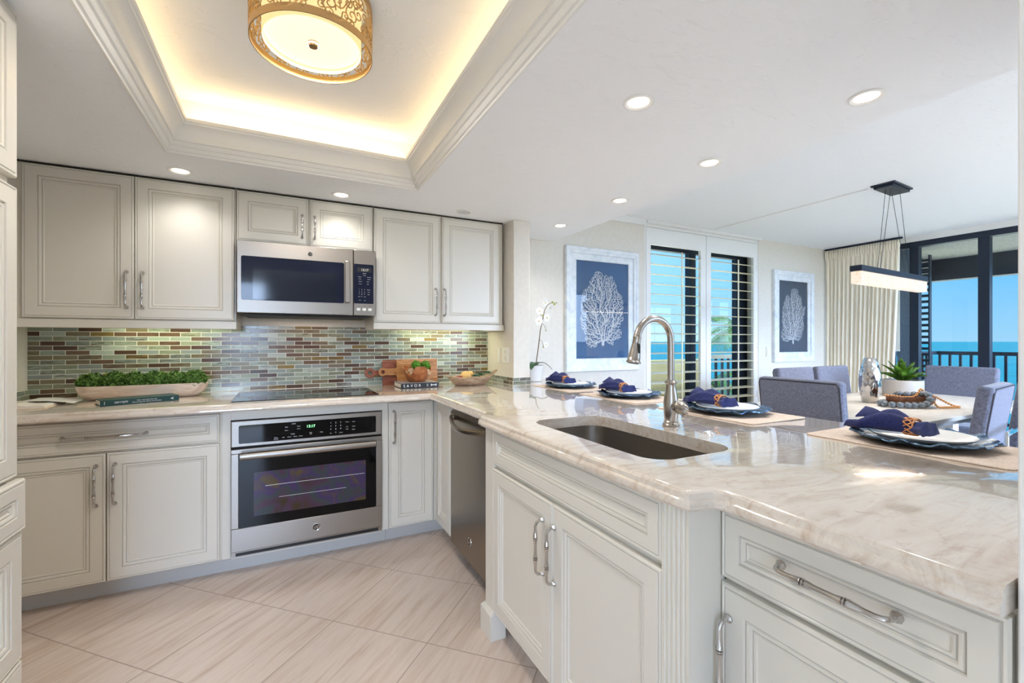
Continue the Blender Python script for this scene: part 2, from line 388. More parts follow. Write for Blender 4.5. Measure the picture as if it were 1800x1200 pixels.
def pull(parent, x, z, L, vert=True, y=-0.02, r=0.0055):
    m = pull_mb(L, r)
    if vert: m.xf(Matrix.Rotation(PI/2, 4, 'Y'))
    m.mv(x, y, z); return m.build('handle', M['pull'], parent)
def glaze(o):
    """antique grey glaze wiped into the routed grooves of a door or drawer front"""
    o.data.materials.append(M['glaze'])
    for i, p in enumerate(o.data.polygons):
        if i // 4 in (4, 8, 12) and i < 64: p.material_index = 1
    return o
def front(t, kind, x0, z0, x1, z1, hand=None, L=0.19, prof=None, ymov=0.0, hlab=None):
    """moulded door or drawer front on thing t; local y=0 is the front face"""
    m = MB().ringrect(x1-x0, z1-z0, prof or (DOORP if kind == 'door' else DRAWP), x0, z0).mv(0, 0.02 + ymov, 0)
    o = glaze(m.build(kind, M['paint'], t))
    if hand:
        pull(o, hand[0], hand[1], L, hand[2], ymov)
    return o
def shell(t, w, d, z0, z1, toe=True, x0=0, mat='paint', toed=0.10):
    m = MB().box(x0, 0.0205, z0, w, d, z1); o = m.build('body', M[mat], t)
    if toe: MB().box(x0, toed, 0, w, toed + 0.02, z0).build('toe_kick', M['toe'], t)
    return o
YF, YU, XP = 2.72, 2.98, 0.845
# base cabinet left of the oven
t = thing('base_cabinet', 'cream base cabinet left of the wall oven with one wide drawer over two doors', 'cabinet', (-1.225, YF, 0))
shell(t, 0.938, 0.60, 0.10, 0.868)
front(t, 'drawer', 0.035, 0.712, 0.929, 0.854, (0.4815, 0.786, False), 0.301, hlab=1)
front(t, 'door', 0.035, 0.104, 0.480, 0.702, (0.447, 0.556, True), 0.184)
front(t, 'door', 0.4845, 0.104, 0.929, 0.702, (0.515, 0.557, True), 0.184)
# oven housing
t = thing('oven_cabinet', 'cream cabinet surround framing the wall oven under the cooktop', 'cabinet', (-0.286, YF, 0))
MB().box(0, 0.012, 0.10, 0.038, 0.60, 0.868).box(0.804, 0.012, 0.10, 0.840, 0.60, 0.868).box(0.038, 0.012, 0.815, 0.804, 0.04, 0.868).box(0.038, 0.03, 0.085, 0.804, 0.60, 0.10).build('body', M['paint'], t, 0.001)
MB().box(0, 0.10, 0, 0.840, 0.12, 0.085).build('toe_kick', M['toe'], t)
# corner cabinet with two doors meeting in the inside corner
t = thing('corner_cabinet', 'cream corner cabinet with two narrow doors meeting beside the dishwasher', 'cabinet', (0.556, YF, 0))
MB().box(0, 0.0205, 0.10, 0.90, 0.60, 0.868).box(0.311, -0.275, 0.10, 0.90, 0.0205, 0.868).build('body', M['paint'], t)
MB().box(0, 0.10, 0, 0.40, 0.12, 0.10).box(0.38, -0.275, 0, 0.40, 0.12, 0.10).build('toe_kick', M['toe'], t)
front(t, 'door', 0.002, 0.106, 0.275, 0.857, (0.031, 0.711, True), 0.19)
d = MB().ringrect(0.270, 0.751, DOORP, 0, 0.106).mv(0, 0.02, 0).xf(Matrix.Translation((0.289, 0.0, 0)) @ Matrix.Rotation(-PI/2, 4, 'Z'))
glaze(d.build('door', M['paint'], t))
# dishwasher, facing -x
t = thing('dishwasher', 'slate steel dishwasher with a curved bar handle under the counter', 'dishwasher', (XP, 2.440, 0), -PI/2)
MB().box(0.004, 0.03, 0.10, 0.60, 0.58, 0.862).build('body', M['black'], t)
MB().box(0.004, 0.09, 0.0, 0.60, 0.11, 0.10).build('kick_plate', M['black'], t)
MB().rrect(0.006, 0.088, 0.598, 0.822, 0.006, 0, 0.03).build('door', M['dsteel'], t, 0.003)
MB().loft([[(0.006, 0.0, 0.824), (0.598, 0.0, 0.824), (0.598, 0.03, 0.852), (0.006, 0.03, 0.852)], [(0.006, 0.03, 0.824), (0.598, 0.03, 0.824), (0.598, 0.031, 0.852), (0.006, 0.031, 0.852)]]).build('control_strip', M['steel'], t)
hp = []
for k in range(21):
    s = k / 20; hp.append((0.055 + 0.49 * s, -0.018 - 0.045 * math.sin(PI * s), 0.800 - 0.020 * math.sin(PI * s)))
h = MB().tube([(0.055, 0.0, 0.800)] + hp + [(0.545, 0.0, 0.800)], 0.0155, 12, flat=0.62)
h.build('handle', M['dsteel'], t)
def badge(parent, x, y, z, r):
    b = MB().lathe([(r, 0), (r, 0.002), (r*0.9, 0.0032), (r*0.82, 0.0022)], 28).xf(Matrix.Rotation(PI/2, 4, 'X')).mv(x, y, z).build('badge', M['chrome'], parent)
    MB().lathe([(r*0.78, 0), (r*0.78, 0.0026)], 24).xf(Matrix.Rotation(PI/2, 4, 'X')).mv(x, y, z).build('badge_field', M['black'], b)
    g = text_mb('GE', r*1.05, 0.0004, 0.3, 0.82, 'CENTER'); g.mv(x - r*0.03, y - 0.0030, z - r*0.36); g.build('badge_letters', M['chrome'], b)
badge(t, 0.30, 0, 0.20, 0.021)
# sink cabinet, standing proud of the run
t = thing('sink_cabinet', 'cream sink cabinet with false drawer front, two doors and fluted corner post', 'cabinet', (0.757, 1.757, 0), -PI/2)
MB().box(0, 0.0205, 0.12, 0.088, 0.60, 0.868).box(0.088, 0.0205, 0.12, 1.05, 0.045, 0.868).box(1.05, 0.0205, 0.0, 1.087, 0.112, 0.868).box(0.088, 0.045, 0.12, 1.05, 0.60, 0.14).build('body', M['paint'], t)
MB().box(0.002, 0.008, 0.10, 0.086, 0.0205, 0.868).build('stile', M['paint'], t, 0.002)
MB().box(-0.012, -0.010, 0, 0.095, 0.06, 0.105).loft([[(-0.012, -0.010, 0.105), (0.095, -0.010, 0.105), (0.095, 0.06, 0.105), (-0.012, 0.06, 0.105)], [(-0.002, 0.004, 0.118), (0.088, 0.004, 0.118), (0.088, 0.03, 0.118), (-0.002, 0.03, 0.118)]]).build('plinth_block', M['paint'], t, 0.002)
MB().box(0.095, 0.09, 0, 1.06, 0.11, 0.12).build('toe_kick', M['toe'], t)
front(t, 'false_front', 0.088, 0.727, 1.009, 0.866, prof=DRAWP)
front(t, 'door', 0.088, 0.125, 0.5455, 0.708, (0.494, 0.553, True), 0.175)
front(t, 'door', 0.5485, 0.125, 1.009, 0.708, (0.564, 0.553, True), 0.175)
fp = [(1.011, 0.0205), (1.011, 0.0)]
for k in range(5):
    xc = 1.0225 + 0.0132 * k
    for q in range(7):
        a = PI * q / 6; fp.append((xc - 0.0045 * math.cos(a), 0.0045 * math.sin(a)))
fp += [(1.087, 0.0), (1.087, 0.0205)]
MB().prism(fp, 0.0, 0.868).build('fluted_post', M['paint'], t, ang=50)
# drawer cabinet nearest the camera
t = thing('drawer_cabinet', 'cream base cabinet with one drawer over one door, nearest the right wall', 'cabinet', (0.852, 0.669, 0), -PI/2)
shell(t, 0.443, 0.59, 0.10, 0.868, toed=0.08)
front(t, 'drawer', 0.001, 0.712, 0.441, 0.860, (0.2275, 0.796, False), 0.183, ymov=0)
front(t, 'door', 0.001, 0.112, 0.441, 0.701, (0.022, 0.535, True), 0.19)
# tall cabinet at the left edge
t = thing('tall_cabinet', 'tall cream cabinet at the left edge with one drawer pulled slightly open', 'cabinet', (-0.630, 0.75, 0), PI/2)
MB().box(0.0, 0.0205, 0.10, 0.902, 0.59, 2.098).build('body', M['paint'], t)
MB().box(0.0, 0.10, 0.0, 0.902, 0.12, 0.10).build('toe_kick', M['toe'], t)
front(t, 'door', 0.004, 1.656, 0.902, 2.09); front(t, 'door', 0.004, 0.868, 0.902, 1.632)
front(t, 'drawer', 0.004, 0.728, 0.902, 0.862, ymov=-0.016)
front(t, 'door', 0.004, 0.385, 0.902, 0.722, ymov=-0.009); front(t, 'drawer', 0.004, 0.11, 0.902, 0.380, ymov=-0.009)
# upper cabinets
def upper(name, label, x0, w, z0, z1, splits, hx, hz, L, rail=None, dz0=None):
    t = thing(name, label, 'cabinet', (x0, YU, z0))
    MB().box(0, 0.0205, 0, w, 0.338, z1-z0).build('body', M['paint'], t)
    MB().box(0.0, 0.004, z1-z0-0.004, w, 0.03, z1-z0).build('top_gap_shade', M['gap'], t)  # solid dark strip painted as the shade in the gap under the ceiling
    for i in range(len(splits)):
        a, b = splits[i]; front(t, 'door', a, (dz0 or 0.004), b, z1-z0-0.010, (hx[i], hz - z0, True), L)
    if rail:
        m = MB()
        for (a, b, zz) in ((-0.008, -0.045, 0),):
            m.box(rail[0], 0.006, -0.044, rail[1], 0.026, 0.0).box(rail[1]-0.018, 0.026, -0.044, rail[1], 0.338, 0.0)
            if rail[2]: m.box(rail[0], 0.026, -0.044, rail[0]+0.018, 0.338, 0.0)
        m.build('light_rail', M['paint'], t, 0.003)
    return t
upper('upper_cabinet', 'tall two-door cream wall cabinet left of the microwave', -1.226, 0.979, 1.338, ZK-0.002, [(0.10, 0.5245), (0.5275, 0.972)], (0.495, 0.561), 1.495, 0.184, (0.0, 0.982, False))
upper('upper_cabinet', 'short two-door cream wall cabinet directly above the microwave', -0.243, 0.752, 1.800, ZK-0.002, [(0.0, 0.370), (0.382, 0.750)], (0.338, 0.407), 1.918, 0.132)
upper('upper_cabinet', 'two-door cream wall cabinet right of the microwave, beside the wall corner', 0.513, 0.930, 1.348, ZK-0.002, [(0.004, 0.4465), (0.4595, 0.903)], (0.413, 0.476), 1.496, 0.18, (0.0, 0.936, True))
for (x, w, e) in ((-0.60, 0.5, 1.2), (1.05, 0.55, 1.5)):
    lamp('under_cabinet_light', 'AREA', (x, 3.20, 1.335), e, lin(252, 250, 206), (0.25, 0, 0), shape='RECTANGLE', size=w, size_y=0.03)
# ------------------------------------------------------------------ countertop
def offs(poly, flags, d):
    n = len(poly); out = []
    def line(i):
        a = Vector(poly[i]); b = Vector(poly[(i+1) % n]); u = (b - a).normalized(); nn = Vector((-u.y, u.x))
        return a + nn * (d if flags[i] else 0), u
    for i in range(n):
        p, u = line((i-1) % n); q, w = line(i); cr_ = u.x * w.y - u.y * w.x
        if abs(cr_) < 0.02: out.append(tuple(q))
        else:
            tt = ((q - p).x * w.y - (q - p).y * w.x) / cr_; r_ = p + u * tt
            out.append(tuple(r_))
    return out
cp = [(-1.219, 3.319, 0), (-1.219, 2.636, 1), (0.785, 2.636, 1)]
cp += [(0.785, y, 1) for y in (2.1, 1.86)] + [(0.781, 1.827, 1), (0.768, 1.805, 1), (0.750, 1.790, 1), (0.737, 1.772, 1), (0.729, 1.745, 1), (0.727, 1.70, 1)]
cp += [(0.728, 1.4, 1), (0.732, 1.0, 1), (0.736, 0.76, 1), (0.737, 0.70, 1), (0.739, 0.674, 1), (0.746, 0.658, 1), (0.762, 0.651, 1), (0.784, 0.650, 1), (0.801, 0.643, 1), (0.811, 0.625, 1), (0.812, 0.60, 1), (0.809, 0.565, 1), (0.808, 0.5, 1)]
cp += [(0.810, 0.226, 0), (1.955, 0.226, 1), (1.955, 3.328, 0), (1.603, 3.328, 0), (1.603, 2.850, 0), (1.457, 2.850, 0), (1.457, 3.319, 0)]
poly = [(x, y) for x, y, f in cp]; fl = [f for x, y, f in cp]
sink_hole = list(reversed(rr(0.862, 0.868, 1.190, 1.545, 0.075, 7)))
CT = 0.911
ctp = [(0.014, 0.871), (0.004, 0.8725), (0.0, 0.878), (0.0, 0.884), (0.003, 0.891), (0.008, 0.895), (0.0095, 0.899), (0.011, 0.905), (0.016, 0.9095), (0.022, CT)]
rings = [[(x, y, z) for x, y in offs(poly, fl, d)] for d, z in ctp]
m = MB().loft(rings, True, False, False)
def capped(m, outer, hole, z, flip):
    vs = [Vector((x, y, z)) for x, y in outer] + [Vector((x, y, z)) for x, y in hole]
    tris = tessellate_polygon([[Vector((x, y, 0)) for x, y in outer], [Vector((x, y, 0)) for x, y in hole]])
    m.add(vs, [tuple(reversed(q)) if flip else tuple(q) for q in tris])
capped(m, [p[:2] for p in rings[-1]], sink_hole, CT, False)
capped(m, [p[:2] for p in rings[0]], sink_hole, 0.871, True)
m.loft([[(x, y, CT) for x, y in sink_hole], [(x, y, 0.871) for x, y in sink_hole]], True, False, False)
co = m.build('countertop', M['quartz'], None, ang=40)
bm = bmesh.new(); bm.from_mesh(co.data); bmesh.ops.remove_doubles(bm, verts=bm.verts, dist=1e-5); bmesh.ops.recalc_face_normals(bm, faces=bm.faces); bm.to_mesh(co.data); bm.free()
co.data.set_sharp_from_angle(angle=math.radians(30))
tag(co, 'L-shaped cream quartzite countertop with tan veins and ogee edge over the base cabinets', 'countertop')
# sink
t = thing('sink', 'undermount stainless steel sink set in the quartzite counter', 'sink', (1.026, 1.2065, 0.66))
def rloop(d, z, r=0.075): return [(x - 1.026, y - 1.2065, z - 0.66) for x, y in rr(0.862 - d, 0.868 - d, 1.190 + d, 1.545 + d, r, 7)]
MB().loft([rloop(0.02, 0.8705), rloop(0.003, 0.8705), rloop(0.003, 0.866), rloop(-0.004, 0.72), rloop(-0.012, 0.69), rloop(-0.035, 0.678, 0.06), rloop(-0.12, 0.674, 0.03),
           ], True, False, True).build('bowl', M['steel'], t, ang=50)
MB().lathe([(0.045, 0.014), (0.043, 0.018), (0.03, 0.016), (0.01, 0.0145)], 24).mv(0.05, 0, 0.001).build('drain', M['chrome'], t)
# faucet
t = thing('faucet', 'brushed nickel gooseneck pull-down faucet with side lever behind the sink', 'faucet', (1.287, 1.222, CT))
MB().lathe([(0.030, 0), (0.031, 0.004), (0.029, 0.009), (0.0255, 0.012), (0.026, 0.016), (0.0235, 0.020), (0.0255, 0.04), (0.0270, 0.065), (0.0265, 0.09), (0.023, 0.115), (0.019, 0.135), (0.0175, 0.148), (0.018, 0.155), (0.022, 0.159), (0.0225, 0.163), (0.018, 0.168), (0.016, 0.171)], 28).build('body', M['nickel'], t)
sp = [(0, 0, 0.16), (0, 0, 0.24), (0, 0, 0.30)]
R_ = 0.083
for k in range(1, 17):
    a = PI * 0.93 * k / 16; sp.append((-R_ + R_ * math.cos(a), 0, 0.315 + R_ * math.sin(a)))
MB().tube(sp, 0.0128, 16).build('spout', M['nickel'], t)
a = PI * 0.93; e = Vector(sp[-1]); dirv = Vector((math.sin(a) * -1, 0, math.cos(a))).normalized()
e2 = Vector((-0.2, 0, -1)).normalized()
hd = MB().lathe([(0.0135, 0), (0.0145, 0.002), (0.0145, 0.006), (0.0135, 0.008), (0.0148, 0.03), (0.0185, 0.055), (0.0215, 0.075), (0.0225, 0.088), (0.0255, 0.092), (0.0255, 0.097), (0.021, 0.098)], 24)
q = Vector((0, 0, 1)).rotation_difference(e2).to_matrix().to_4x4()
hd.xf(Matrix.Translation(e) @ q); sh_ = hd.build('spray_head', M['nickel'], t)
MB().lathe([(0.021, 0), (0.020, 0.0015), (0.012, 0.0005), (0.004, 0.001)], 20).xf(Matrix.Translation(e + e2 * 0.0975) @ q).build('nozzle', M['black'], sh_)
MB().loft([[(-0.004, -0.013, -0.02), (0.004, -0.013, -0.02), (0.004, -0.013, 0.02), (-0.004, -0.013, 0.02)], [(-0.004, -0.021, -0.016), (0.004, -0.021, -0.016), (0.004, -0.021, 0.012), (-0.004, -0.021, 0.012)]]).mv(*(e + e2 * 0.045)).build('button', M['black'], sh_)
lv = MB().tube([(0, -0.012, 0.074), (0, -0.034, 0.076), (0, -0.037, 0.076), (0, -0.040, 0.076), (0.0, -0.055, 0.075), (0, -0.070, 0.072), (0, -0.078, 0.070)], [0.020, 0.020, 0.0215, 0.020, 0.019, 0.013, 0.004], 18)
lv.build('valve', M['nickel'], t)
MB().tube([(-0.012, -0.035, 0.068), (-0.024, -0.055, 0.064), (-0.032, -0.078, 0.062), (-0.034, -0.088, 0.062), (-0.036, -0.100, 0.062), (-0.037, -0.106, 0.062)], [0.006, 0.010, 0.0085, 0.012, 0.0125, 0.006], 12, flat=0.8).build('lever', M['nickel'], t)
tag(MB().lathe([(0.0215, 0), (0.0215, 0.003), (0.018, 0.006), (0.012, 0.0075), (0.010, 0.006), (0.004, 0.0095)], 24, (1.298, 1.062, CT)).build('air_switch', M['chrome']), 'small round chrome button in the counter beside the faucet', 'button')
# ------------------------------------------------------------------ appliances on the back run
t = thing('wall_oven', 'stainless steel built-in wall oven with dark window under the cooktop', 'oven', (-0.245, YF - 0.006, 0.108))
W = 0.758
MB().box(0.004, 0.03, 0.0, W-0.004, 0.56, 0.700).build('body', M['black'], t)
MB().box(0.0, 0.0, 0.568, W, 0.04, 0.703).build('control_fascia', M['steel'], t, 0.003)
cpn = MB().rrect(0.033, 0.585, W-0.033, 0.680, 0.008, -0.003, 0.002).build('control_panel', M['blackgl'], t)
pt = MB()
def put(s, size, x, z, y=-0.0034, **k):
    q = text_mb(s, size, 0.0002, align='CENTER', **k); q.mv(x, y, z); pt.merge(q)
for i, ch in enumerate('123456789'): put(ch, 0.011, 0.478 + (i % 3) * 0.026, 0.655 - (i // 3) * 0.018)
put('0', 0.011, 0.504, 0.600)
for s, x, z in (('OVEN', 0.29, 0.667), ('Bake', 0.255, 0.652), ('Broil', 0.315, 0.652), ('Conv', 0.255, 0.634), ('Roast', 0.315, 0.638), ('TIMER', 0.285, 0.612), ('Self', 0.240, 0.598), ('Clean', 0.268, 0.598),
                ('Warm', 0.298, 0.598), ('Proof', 0.325, 0.598), ('Start', 0.375, 0.612), ('Clear', 0.430, 0.610), ('Off', 0.375, 0.604), ('Set', 0.478, 0.598), ('Clock', 0.532, 0.598), ('Timer', 0.565, 0.655), ('Lock', 0.60, 0.655), ('On', 0.565, 0.628),
                ('Light', 0.565, 0.615), ('Cook', 0.60, 0.628), ('Delay', 0.60, 0.610), ('Door', 0.205, 0.600), ('Locked', 0.205, 0.592)): put(s, 0.0075, x, z)
pt.build('lettering', M['ink'], cpn)
q = text_mb('13:17', 0.020, 0.0003, align='CENTER'); q.mv(0.375, -0.0034, 0.643).build('clock_digits', M['green'], cpn)
fp = [(0, 0.0), (0, 0.020), (0.003, 0.024), (0.036, 0.024), (0.039, 0.019), (0.041, 0.019)]
dm = MB()
# door: steel frame, wide lower panel, black glass inset
zb, zt = 0.03, 0.560
dm.box(0, -0.014, zb, W, 0.028, 0.150).box(0, -0.014, zt-0.024, W, 0.028, zt).box(0, -0.014, 0.150, 0.034, 0.028, zt-0.024).box(W-0.034, -0.014, 0.150, W, 0.028, zt-0.024)
dr = dm.build('door', M['steel'], t, 0.0025)
MB().rrect(0.033, 0.149, W-0.033, zt-0.023, 0.012, -0.0125, 0.01).build('door_glass', M['blackgl'], dr)
tt = NT('oven_window'); vv = tt.noise(tt.coord((1, 1, 1)), 7, 2, 0.5, 0.6)
cc = tt.ramp(vv, [(0.30, lin(62, 52, 34)), (0.42, lin(74, 52, 70)), (0.5, lin(58, 66, 66)), (0.58, lin(66, 52, 88)), (0.7, lin(84, 72, 44))])
mwin = tt.set(Base_Color=cc, Roughness=0.12, Specular_IOR_Level=0.2)
MB().rrect(0.102, 0.203, W-0.092, 0.431, 0.004, -0.0134, -0.012).build('window', mwin, dr)
MB().box(0.155, -0.0138, 0.354, W-0.10, -0.0133, 0.356).box(0.22, -0.0138, 0.286, W-0.20, -0.0133, 0.2875).build('rack_lines', M['ink'], dr)
hb = MB().tube([(0.042, -0.052, 0.527), (0.30, -0.056, 0.527), (W-0.042, -0.052, 0.527)], 0.017, 16, flat=0.6)
hb.box(0.055, -0.05, 0.517, 0.075, -0.012, 0.537).box(W-0.075, -0.05, 0.517, W-0.055, -0.012, 0.537)
hb.build('handle', M['steel'], dr, 0.002)
badge(dr, 0.402, -0.014, 0.092, 0.021)
MB().box(0.0, -0.004, 0.0, W, 0.03, 0.026).build('lower_trim', M['steel'], t)
MB().box(0.02, -0.006, 0.006, W-0.02, -0.003, 0.021).build('vent_slot', M['black'], t)
# cooktop
t = thing('cooktop', 'black glass electric cooktop set into the counter by the backsplash', 'cooktop', (0.125, 2.935, CT))
MB().box(-0.372, -0.262, 0.0, 0.372, 0.262, 0.004).build('trim_frame', M['steel'], t, 0.0015)
gl = MB().box(-0.366, -0.256, 0.004, 0.366, 0.256, 0.0075).build('glass', M['blackgl'], t, 0.001)
rg = MB()
for (x, y, r) in ((-0.2, -0.11, 0.10), (-0.2, 0.13, 0.075), (0.19, -0.11, 0.075), (0.19, 0.12, 0.10), (0, 0.05, 0.06)):
    rg.loft([[(x + (r+dd)*math.cos(2*PI*j/40), y + (r+dd)*math.sin(2*PI*j/40), 0.0077) for j in range(40)] for dd in (0, 0.002)], True, False, False)
rg.build('burner_rings', plain('ring_print', (70, 70, 74), 0.3), gl)
# microwave
t = thing('microwave', 'stainless steel over-the-range microwave above the cooktop', 'microwave', (-0.236, 2.90, 1.386))
W = 0.748; H = 0.405
MB().box(0.0, 0.03, 0.0, W, 0.425, H).build('body', plain('microwave_case', (70, 72, 76), 0.5), t)
dmv = MB().box(0, 0, 0, 0.613, 0.04, H).build('door', M['steel'], t, 0.003)
MB().rrect(0.021, 0.072, 0.560, 0.318, 0.010, -0.003, 0.002).build('door_glass', M['bluegl'], dmv)
tw = NT('microwave_window'); tw.set(Base_Color=lin(20, 28, 44), Roughness=0.09)
MB().rrect(0.078, 0.078, 0.516, 0.246, 0.003, -0.0036, -0.0028).build('window', tw.m, dmv)
hb = MB().loft([[(0.577-0.016, -0.030, z), (0.577+0.016, -0.030, z), (0.577+0.013, -0.012, z), (0.577-0.013, -0.012, z)] for z in (0.074, 0.20, 0.328)])
hb.box(0.568, -0.014, 0.082, 0.586, 0.0, 0.10).box(0.568, -0.014, 0.30, 0.586, 0.0, 0.318)
hb.build('handle', M['steel'], dmv, 0.005)
badge(dmv, 0.372, 0, 0.355, 0.014)
cf = MB().box(0.616, 0, 0, W, 0.04, H).build('control_fascia', M['steel'], t, 0.003)
cpn = MB().rrect(0.618, 0.074, W-0.014, 0.318, 0.006, -0.003, 0.002).build('control_panel', M['bluegl'], t)
MB().box(0.638, -0.0036, 0.270, W-0.026, -0.0028, 0.297).build('display', M['black'], cpn)
q = text_mb('13:17', 0.020, 0.0002, align='CENTER'); q.mv(0.681, -0.004, 0.276).build('clock_digits', M['dim'], cpn)
pt = MB()
for i, ch in enumerate('123456789'): put(ch, 0.009, 0.648 + (i % 3) * 0.016, 0.158 - (i // 3) * 0.014)
put('0', 0.009, 0.664, 0.116)
for s, x, z in (('Popcorn', 0.652, 0.237), ('Potato', 0.68, 0.247), ('Beverage', 0.707, 0.237), ('Cook', 0.652, 0.224), ('Reheat', 0.706, 0.224), ('Defrost', 0.655, 0.209), ('Timer', 0.700, 0.209), ('Power', 0.655, 0.194), ('Melt', 0.70, 0.194),
                ('Add 30', 0.704, 0.158), ('Vent', 0.704, 0.144), ('Light', 0.704, 0.130), ('Clear', 0.648, 0.115), ('Start', 0.682, 0.115), ('SENSOR', 0.68, 0.259), ('Off', 0.652, 0.092), ('On', 0.682, 0.092)): put(s, 0.0062, x, z)
pt.build('lettering', M['ink'], cpn)
pt = MB()
for k, s in enumerate(('Vent', 'Light', 'Night')): put(s, 0.0065, 0.645 + 0.034 * k, 0.057, -0.0004)
pt.build('lettering', M['black'], cf)
for k in range(3): MB().rrect(0.634 + 0.034*k, 0.030, 0.655 + 0.034*k, 0.046, 0.003, -0.005, 0.001).build('button', M['whiteplas'], cf)
MB().box(0.03, 0.06, -0.012, W-0.03, 0.40, 0.0).build('grease_filter', M['black'], t, 0.002)
lamp('cooktop_light', 'AREA', (0.13, 3.15, 1.37), 0.7, lin(255, 220, 180), (0, 0, 0), shape='RECTANGLE', size=0.4, size_y=0.05)
# ------------------------------------------------------------------ recessed lights, speaker, flush-mount lamp
def downlight(x, y, r, label, e=9.0, spot=True):
    t = thing('recessed_downlight', label, 'ceiling light', (x, y, ZK), 0, 'recessed downlights in the kitchen ceiling')
    MB().loft([[(q * math.cos(2*PI*j/36), q * math.sin(2*PI*j/36), z) for j in range(36)] for q, z in ((r, 0.0), (r, -0.004), (r*0.86, -0.006), (r*0.80, -0.004), (r*0.66, -0.0015), (r*0.66, 0.0))], True, False, False).build('trim_ring', M['white'], t)
    MB().lathe([(r*0.79, -0.0018), (r*0.79, -0.0022)], 32).build('lens_rim', M['lensrim'], t)
    MB().lathe([(r*0.60, -0.0024), (r*0.60, -0.0032)], 32).build('lens', M['downlit'], t)
    lamp('downlight_beam', 'SPOT', (x, y, ZK - 0.012), e * 1.7, WARM, (0, 0, 0), spot_size=2.4, spot_blend=0.9, shadow_soft_size=0.045)
M['lensrim'] = emis('lamp_reflector', (255, 226, 190), 1.1)
downlight(1.154, 1.250, 0.056, 'largest recessed downlight, alone over the middle of the kitchen floor near the tray', 9)
for y, l in ((0.853, 'recessed downlight nearest the camera in the row along the soffit edge'), (1.514, 'second recessed downlight from the camera in the row along the soffit edge'),
             (2.173, 'third recessed downlight from the camera in the row along the soffit edge'), (2.844, 'farthest recessed downlight in the soffit-edge row, beside the wall corner')):
    downlight(1.855, y, 0.056, l)
downlight(-0.476, 2.817, 0.056, 'recessed downlight above the tall wall cabinet left of the microwave', 4.5)
downlight(0.302, 2.840, 0.056, 'recessed downlight above the right end of the microwave', 4.5)
t = thing('ceiling_speaker', 'small round unlit white cover in the ceiling above the right wall cabinet', 'ceiling cover', (1.081, 2.839, ZK))
MB().lathe([(0.052, 0.0), (0.052, -0.004), (0.045, -0.006), (0.044, -0.003)], 32, cap0=False).build('rim', M['white'], t)
MB().lathe([(0.043, -0.002), (0.043, -0.004)], 32).build('grille', plain('speaker_grille', (205, 208, 214), 0.7), t)

FX, FY, FR, FZ0, FZ1 = 0.085, 1.615, 0.186, 2.182, 2.349
t = thing('flush_mount_lamp', 'round gold scrollwork drum lamp with glowing diffuser in the ceiling tray', 'ceiling lamp', (FX, FY, FZ1))
H = FZ1 - FZ0
def band(z0, z1, r, th=0.003): return MB().loft([[(q * math.cos(2*PI*j/64), q * math.sin(2*PI*j/64), z) for j in range(64)] for q, z in ((r, z0), (r, z1), (r - th, z1), (r - th, z0))], True, False, False, True)
band(-H, -H + 0.024, FR).build('lower_band', M['gold'], t); band(-0.022, 0.0, FR).build('upper_band', M['gold'], t)
fil = MB()
def wrap(a, z, r=FR - 0.0015): return (r * math.cos(a), r * math.sin(a), z)
def scroll(a0, z0, rad, turns, sgn, ph, tail):
    pts = []
    for k in range(26):
        q = k / 25; rr_ = rad * (0.18 + 0.82 * q); an = ph + sgn * turns * 2 * PI * q
        pts.append(wrap(a0 + rr_ * math.cos(an) / FR, z0 + rr_ * math.sin(an)))
    an = ph + sgn * turns * 2 * PI; px, pz = a0 + rad * math.cos(an) / FR, z0 + rad * math.sin(an)
    tx, tz = -math.sin(an) * sgn, math.cos(an) * sgn
    for k in range(1, 8):
        q = k / 7; pts.append(wrap(px + (tx * tail * q + math.cos(an) * tail * 0.35 * q * q) / FR, pz + tz * tail * q + math.sin(an) * tail * 0.35 * q * q))
    pts = [(x, y, min(max(z, -H + 0.012), -0.01)) for x, y, z in pts]
    fil.tube(pts, 0.0021, 5)
rf = random.Random(4)
NM = 16
for i in range(NM):
    a = 2 * PI * i / NM; s = 1 if i % 2 else -1
    scroll(a, -0.052, 0.026, 1.35, s, PI/2 * s, 0.05)
    scroll(a + PI/NM, -0.115, 0.024, 1.35, -s, -PI/2 * s, 0.055)
    scroll(a + 0.6*PI/NM, -0.085, 0.017, 1.2, s, 0.4, 0.035)
    scroll(a + 1.45*PI/NM, -0.075, 0.015, 1.2, -s, 2.5, 0.045)
    scroll(a + 0.35*PI/NM, -0.130, 0.012, 1.1, s, 2.5, 0.03)
    scroll(a + 1.2*PI/NM, -0.045, 0.013, 1.1, -s, 1.0, 0.03)
    scroll(a + 0.9*PI/NM, -0.142, 0.014, 1.2, s, 1.2, 0.045)
    scroll(a + 1.7*PI/NM, -0.098, 0.020, 1.3, -s, 4.0, 0.05)
fil.build('filigree', M['gold'], t)
M['shade'] = emis('lamp_fabric', (255, 228, 160), 0.75, (200, 180, 140))
MB().loft([[(q * math.cos(2*PI*j/64), q * math.sin(2*PI*j/64), z) for j in range(64)] for q, z in ((0.150, -0.005), (0.150, -H + 0.014), (0.1475, -H + 0.014), (0.1475, -0.005))], True, False, False, True).build('shade', M['shade'], t)
M['diff'] = emis('lamp_diffuser', (255, 240, 212), 0.85, (150, 140, 120))
di = MB().lathe([(0.1465, -H + 0.034), (0.1465, -H + 0.031), (0.10, -H + 0.029), (0.02, -H + 0.028)], 64).build('diffuser', M['diff'], t)
MB().lathe([(0.017, -H + 0.030), (0.0175, -H + 0.019), (0.014, -H + 0.015)], 24).build('finial', M['gold'], di)
lamp('drum_lamp_bulb', 'AREA', (FX, FY, FZ0 + 0.0235), 10, WARM, shape='DISK', size=0.28)
